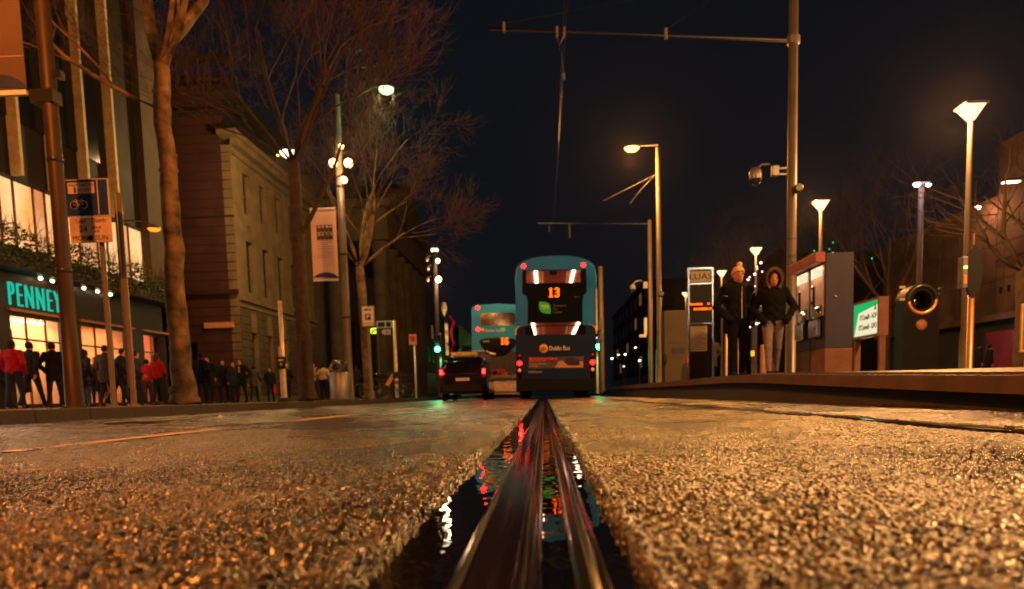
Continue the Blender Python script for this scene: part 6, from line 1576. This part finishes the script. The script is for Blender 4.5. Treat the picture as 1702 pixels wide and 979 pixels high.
        sdf_obj('hair', hr, (-.16, head[1]-.16, head[2]-.14-hairlen), (.16, head[1]+.22, head[2]+.2), min(res, .013), hm, t)
    if hood:
        def hoodf(p):
            d = sd_ell(p, (head[0], head[1]+.035, head[2]+.01), (.135, .135, .16)); inn = sd_ell(p, (head[0], head[1]-.02, head[2]-.0), (.098, .15, .125))
            return np.maximum(d, -inn)
        o_ = sdf_obj('hood', hoodf, (-.2, head[1]-.2, head[2]-.22), (.2, head[1]+.24, head[2]+.24), .012, fab('jacket', jacket), t)
        rr = random.Random(5); b = MB()
        for k in range(1500):
            a = rr.uniform(-.32*math.pi, 1.32*math.pi); c = Vector((.118*math.cos(a), head[1]-.085+rr.uniform(-.02,.03), head[2]+.0+.145*math.sin(a)))
            d = Vector((math.cos(a)*rr.uniform(.2,1)+rr.gauss(0,.3), -.4+rr.gauss(0,.5), math.sin(a)*rr.uniform(.2,1)+rr.gauss(0,.3))).normalized()
            L_ = rr.uniform(.03, .065); x, y = frame_of(d); b.add([c-x*.004, c+x*.004, c+d*L_], [(0,1,2)])
        b.obj('fur_trim', mat('hood fur', (.42,.28,.17), .9, 0, .4, 60), o_)
    if detail:
        for g in (-1, 1): MB().ball((g*.031, head[1]-.083, head[2]+.010), .0115, 8).obj('eye', mat('eye', (.03,.02,.015), .15), bo)
        b = MB()
        for g in (-1, 1): b.tube([(g*.014, head[1]-.095, head[2]+.033), (g*.034, head[1]-.092, head[2]+.038), (g*.052, head[1]-.076, head[2]+.03)], [.003,.004,.002], 5)
        if not hat: b.obj('eyebrows', hm, bo)
    if bag:
        c_, sx, kind = bag
        if kind == 'shop': 
            z = wr[1 if sx > 0 else 0]; MB().box(z[0]-.05, z[0]+.05, z[1]-.16, z[1]+.14, .42, .74, .01).tube([(z[0],z[1]-.08,.74),(z[0],z[1],z[2]-.06),(z[0],z[1]+.08,.74)], .006, 5).obj('carried_bag', fab('bag', c_), t)
        else: MB().ball((0, chest[1]+.2, 1.2), .17, 10, (.9,.6,1.25)).obj('backpack', fab('bag', c_), t)
    for ch in t.children: pass
    t.scale = (s, s, s)
    return t
BK = (.010,.011,.015)
# ---- the couple on the platform
m1 = person('man on the platform in a cream bobble hat and black jacket with a white zip', (GX(1226, 12.2), 12.2, PZR), R(8), 1.80, .12, ('pocket', 'pocket'), (.006,.0065,.010), (.005,.0055,.009), coat=.88, hat=(.62,.42,.26), build=1.1, res=.0125, detail=True, skin=(.46,.20,.12))
y_ = -.139
MB().tube([(.008,y_-.005,1.42),(.002,y_-.016,1.3),(.0,y_-.012,1.18),(.004,y_-.012,1.05),(.006,y_-.006,.92)], .0055, 5).obj('white_zip', mat('white zip', (.75,.6,.5), .4), m1)
MB().tube([(.20,-.075,1.30),(.245,-.05,1.345),(.262,-.02,1.355)], .006, 5).tube([(-.20,-.07,1.27),(-.25,-.03,1.29)], .005, 5).obj('white_piping', mat('white zip', (.75,.6,.5), .4), m1)
w1_ = person('woman on the platform in a fur trimmed hood, black jacket and grey jeans', (GX(1284, 12.0), 12.0, PZR), R(-4), 1.68, .34, ('pocket', 'wide'), (.0055,.006,.009), (.20,.17,.16), coat=.82, hood=True, build=1.04, res=.0125, detail=True, skin=(.48,.22,.13))
# ---- the crowd on the left pavement: (u, px height, rz deg, dict)
def crowd(u, hpx, rz, label, H=1.72, **k):
    Y = F*H*1.0/hpx; return person(label, (GX(u, Y), Y, PZ), R(rz), H, **k)
crowd(3, 112, 175, 'person in black cut by the left edge of the photo', stride=.5, arms=('swingf','swingb'), coat=.7)
crowd(28, 118, 182, 'person in a bright red jacket seen from behind at the far left', stride=.35, jacket=(.25,.006,.015), trousers=(.012,.018,.03), arms=('pocket','pocket'), build=1.12, hairlen=.04)
crowd(57, 114, 176, 'black clad person right of the red jacket, walking away with a bag', stride=.6, arms=('swingb','down'), bag=((.02,.02,.025), 1, 'shop'), build=1.1)
crowd(94, 112, 188, 'black coated person half hidden by the thick brown mast', stride=.3, arms=('down','pocket'), coat=.7, build=1.12, jacket=(.008,.009,.014))
crowd(147, 98, 150, 'person with long dark hair in a long black coat and blue jeans', H=1.7, jacket=(.010,.012,.018), trousers=(.03,.05,.09), coat=.62, hairlen=.16, arms=('pocket','pocket'), skin=(.5,.26,.15))
crowd(181, 104, 165, 'hooded dark figure standing just behind the parking sign post', stride=.3, coat=.66, arms=('pocket','down'), build=1.15, jacket=(.03,.028,.026), bag=(BK, 1, 'shop'))
crowd(200, 98, 100, 'black clad person stooping between the parking sign post and the thin pole', lean=.14, stride=.7, arms=('swingf','pocket'), coat=.7)
crowd(213, 92, 190, 'person in a red knitted hat behind the thin pole', hat=(.4,.02,.02), jacket=(.07,.045,.03), stride=.2, arms=('pocket','pocket'))
crowd(231, 92, 95, 'dark figure with a pale cuff right of the thin pole', stride=.6, arms=('swingf','swingb'), coat=.8, jacket=(.03,.032,.045))
crowd(248, 78, 200, 'small person in red raising a phone by the rightmost shop window', jacket=(.28,.012,.014), arms=('phone','read'), stride=.1, trousers=(.05,.03,.02), H=1.65)
crowd(265, 86, 172, 'person in a crimson jacket and black trousers in front of the third shop window', jacket=(.26,.008,.02), hair=(.06,.03,.015), hairlen=.08, stride=.25, arms=('read','down'))
crowd(283, 70, 100, 'faint person in dark maroon almost touching the first tree trunk', jacket=(.05,.01,.015), stride=.5, arms=('swingf','swingb'))
crowd(337, 86, 175, 'black clad person right of the first tree beside the dark doorway', arms=('pocket','pocket'), stride=.3, coat=.72, jacket=(.008,.009,.014))
crowd(349, 80, 5, 'pale faced person in black standing behind the one beside the first tree', arms=('pocket','pocket'), H=1.68, coat=.8)
crowd(374, 74, 10, 'person in a black suit walking left of the one in the open coat', stride=.45, arms=('swingf','swingb'), coat=.8, jacket=(.012,.014,.02))
crowd(403, 74, -6, 'person in an open black coat over a pale patterned shirt', shirt=(.4,.25,.16), arms=('pocket','wide'), coat=.74, stride=.3, build=1.15)
crowd(391, 70, 12, 'short dark person between the suit and the open coat', coat=.7, stride=.2, arms=('down','pocket'), H=1.62, jacket=(.02,.03,.05))
crowd(451, 58, 8, 'dark person carrying a small pink bag against the stone wall', bag=((.5,.02,.12), 1, 'shop'), stride=.3, arms=('pocket','down'))
crowd(478, 62, 185, 'dark person with a pale cap behind the push button post', hat=(.4,.33,.25), coat=.7, build=1.15, arms=('fold','fold'))
crowd(522, 64, 80, 'person in a beige jacket holding a phone beside the second tree', jacket=(.35,.22,.12), arms=('phone','fold'), hair=(.03,.012,.008))
crowd(539, 62, 170, 'person in a loose tan jacket seen from behind left of the litter bin', jacket=(.42,.26,.14), arms=('pocket','pocket'), lean=.08, build=1.15)
crowd(561, 64, 0, 'person standing behind the litter bin, only head and shoulders showing', arms=('down','down'), H=1.78)
crowd(113, 96, 170, 'far black clad person glimpsed between the brown mast and the long haired one', coat=.75, stride=.3, arms=('down','pocket'))
crowd(163, 84, 20, 'small person facing us through the shop glow, left of the parking sign post', coat=.8, jacket=(.05,.03,.02), stride=.2, arms=('pocket','pocket'), H=1.66)
crowd(362, 68, 182, 'dark person seen from behind between the doorway pair and the suited one', coat=.7, stride=.5, arms=('swingb','swingf'), build=1.1, jacket=(.045,.03,.022))
crowd(424, 62, 185, 'lone small dark figure passing the corner of the stone building', coat=.72, stride=.5, arms=('swingf','swingb'), jacket=(.05,.045,.04))
crowd(594, 56, 175, 'small dark person walking right of the litter bin', coat=.7, stride=.4, arms=('pocket','swingb'))
# ---- others
def atY(u, Y, z0, rz, label, H=1.7, **k): return person(label, (GX(u, Y), Y, z0), R(rz), H, **k)
atY(1184, 23, PZR, 200, 'dim person in a dark coat behind the tram stop display', H=1.5, coat=.6, stride=.2, arms=('pocket','down'), jacket=(.04,.035,.03), res=.022)
atY(1624, 30, .12, 90, 'left one of two dark figures in front of the mural', H=1.62, res=.025)
atY(1643, 30.5, .12, 80, 'right one of two dark figures in front of the mural', H=1.58, res=.025, coat=.7)

# ================================================================ thin haze, added so the lamps get halos like lens glow
mh = bpy.data.materials.new('lamp halo haze'); mh.use_nodes = True; nt = mh.node_tree; nt.nodes.clear()
o_ = nt.nodes.new('ShaderNodeOutputMaterial'); v_ = nt.nodes.new('ShaderNodeVolumePrincipled')
v_.inputs['Color'].default_value = (.9, .88, .86, 1); v_.inputs['Density'].default_value = .00008; v_.inputs['Anisotropy'].default_value = .9
nt.links.new(v_.outputs[0], o_.inputs['Volume'])
hz_o = MB().box(-62, 62, -62, 320, -1.16, 21).obj('haze', mh); hz_o['kind'] = 'stuff'
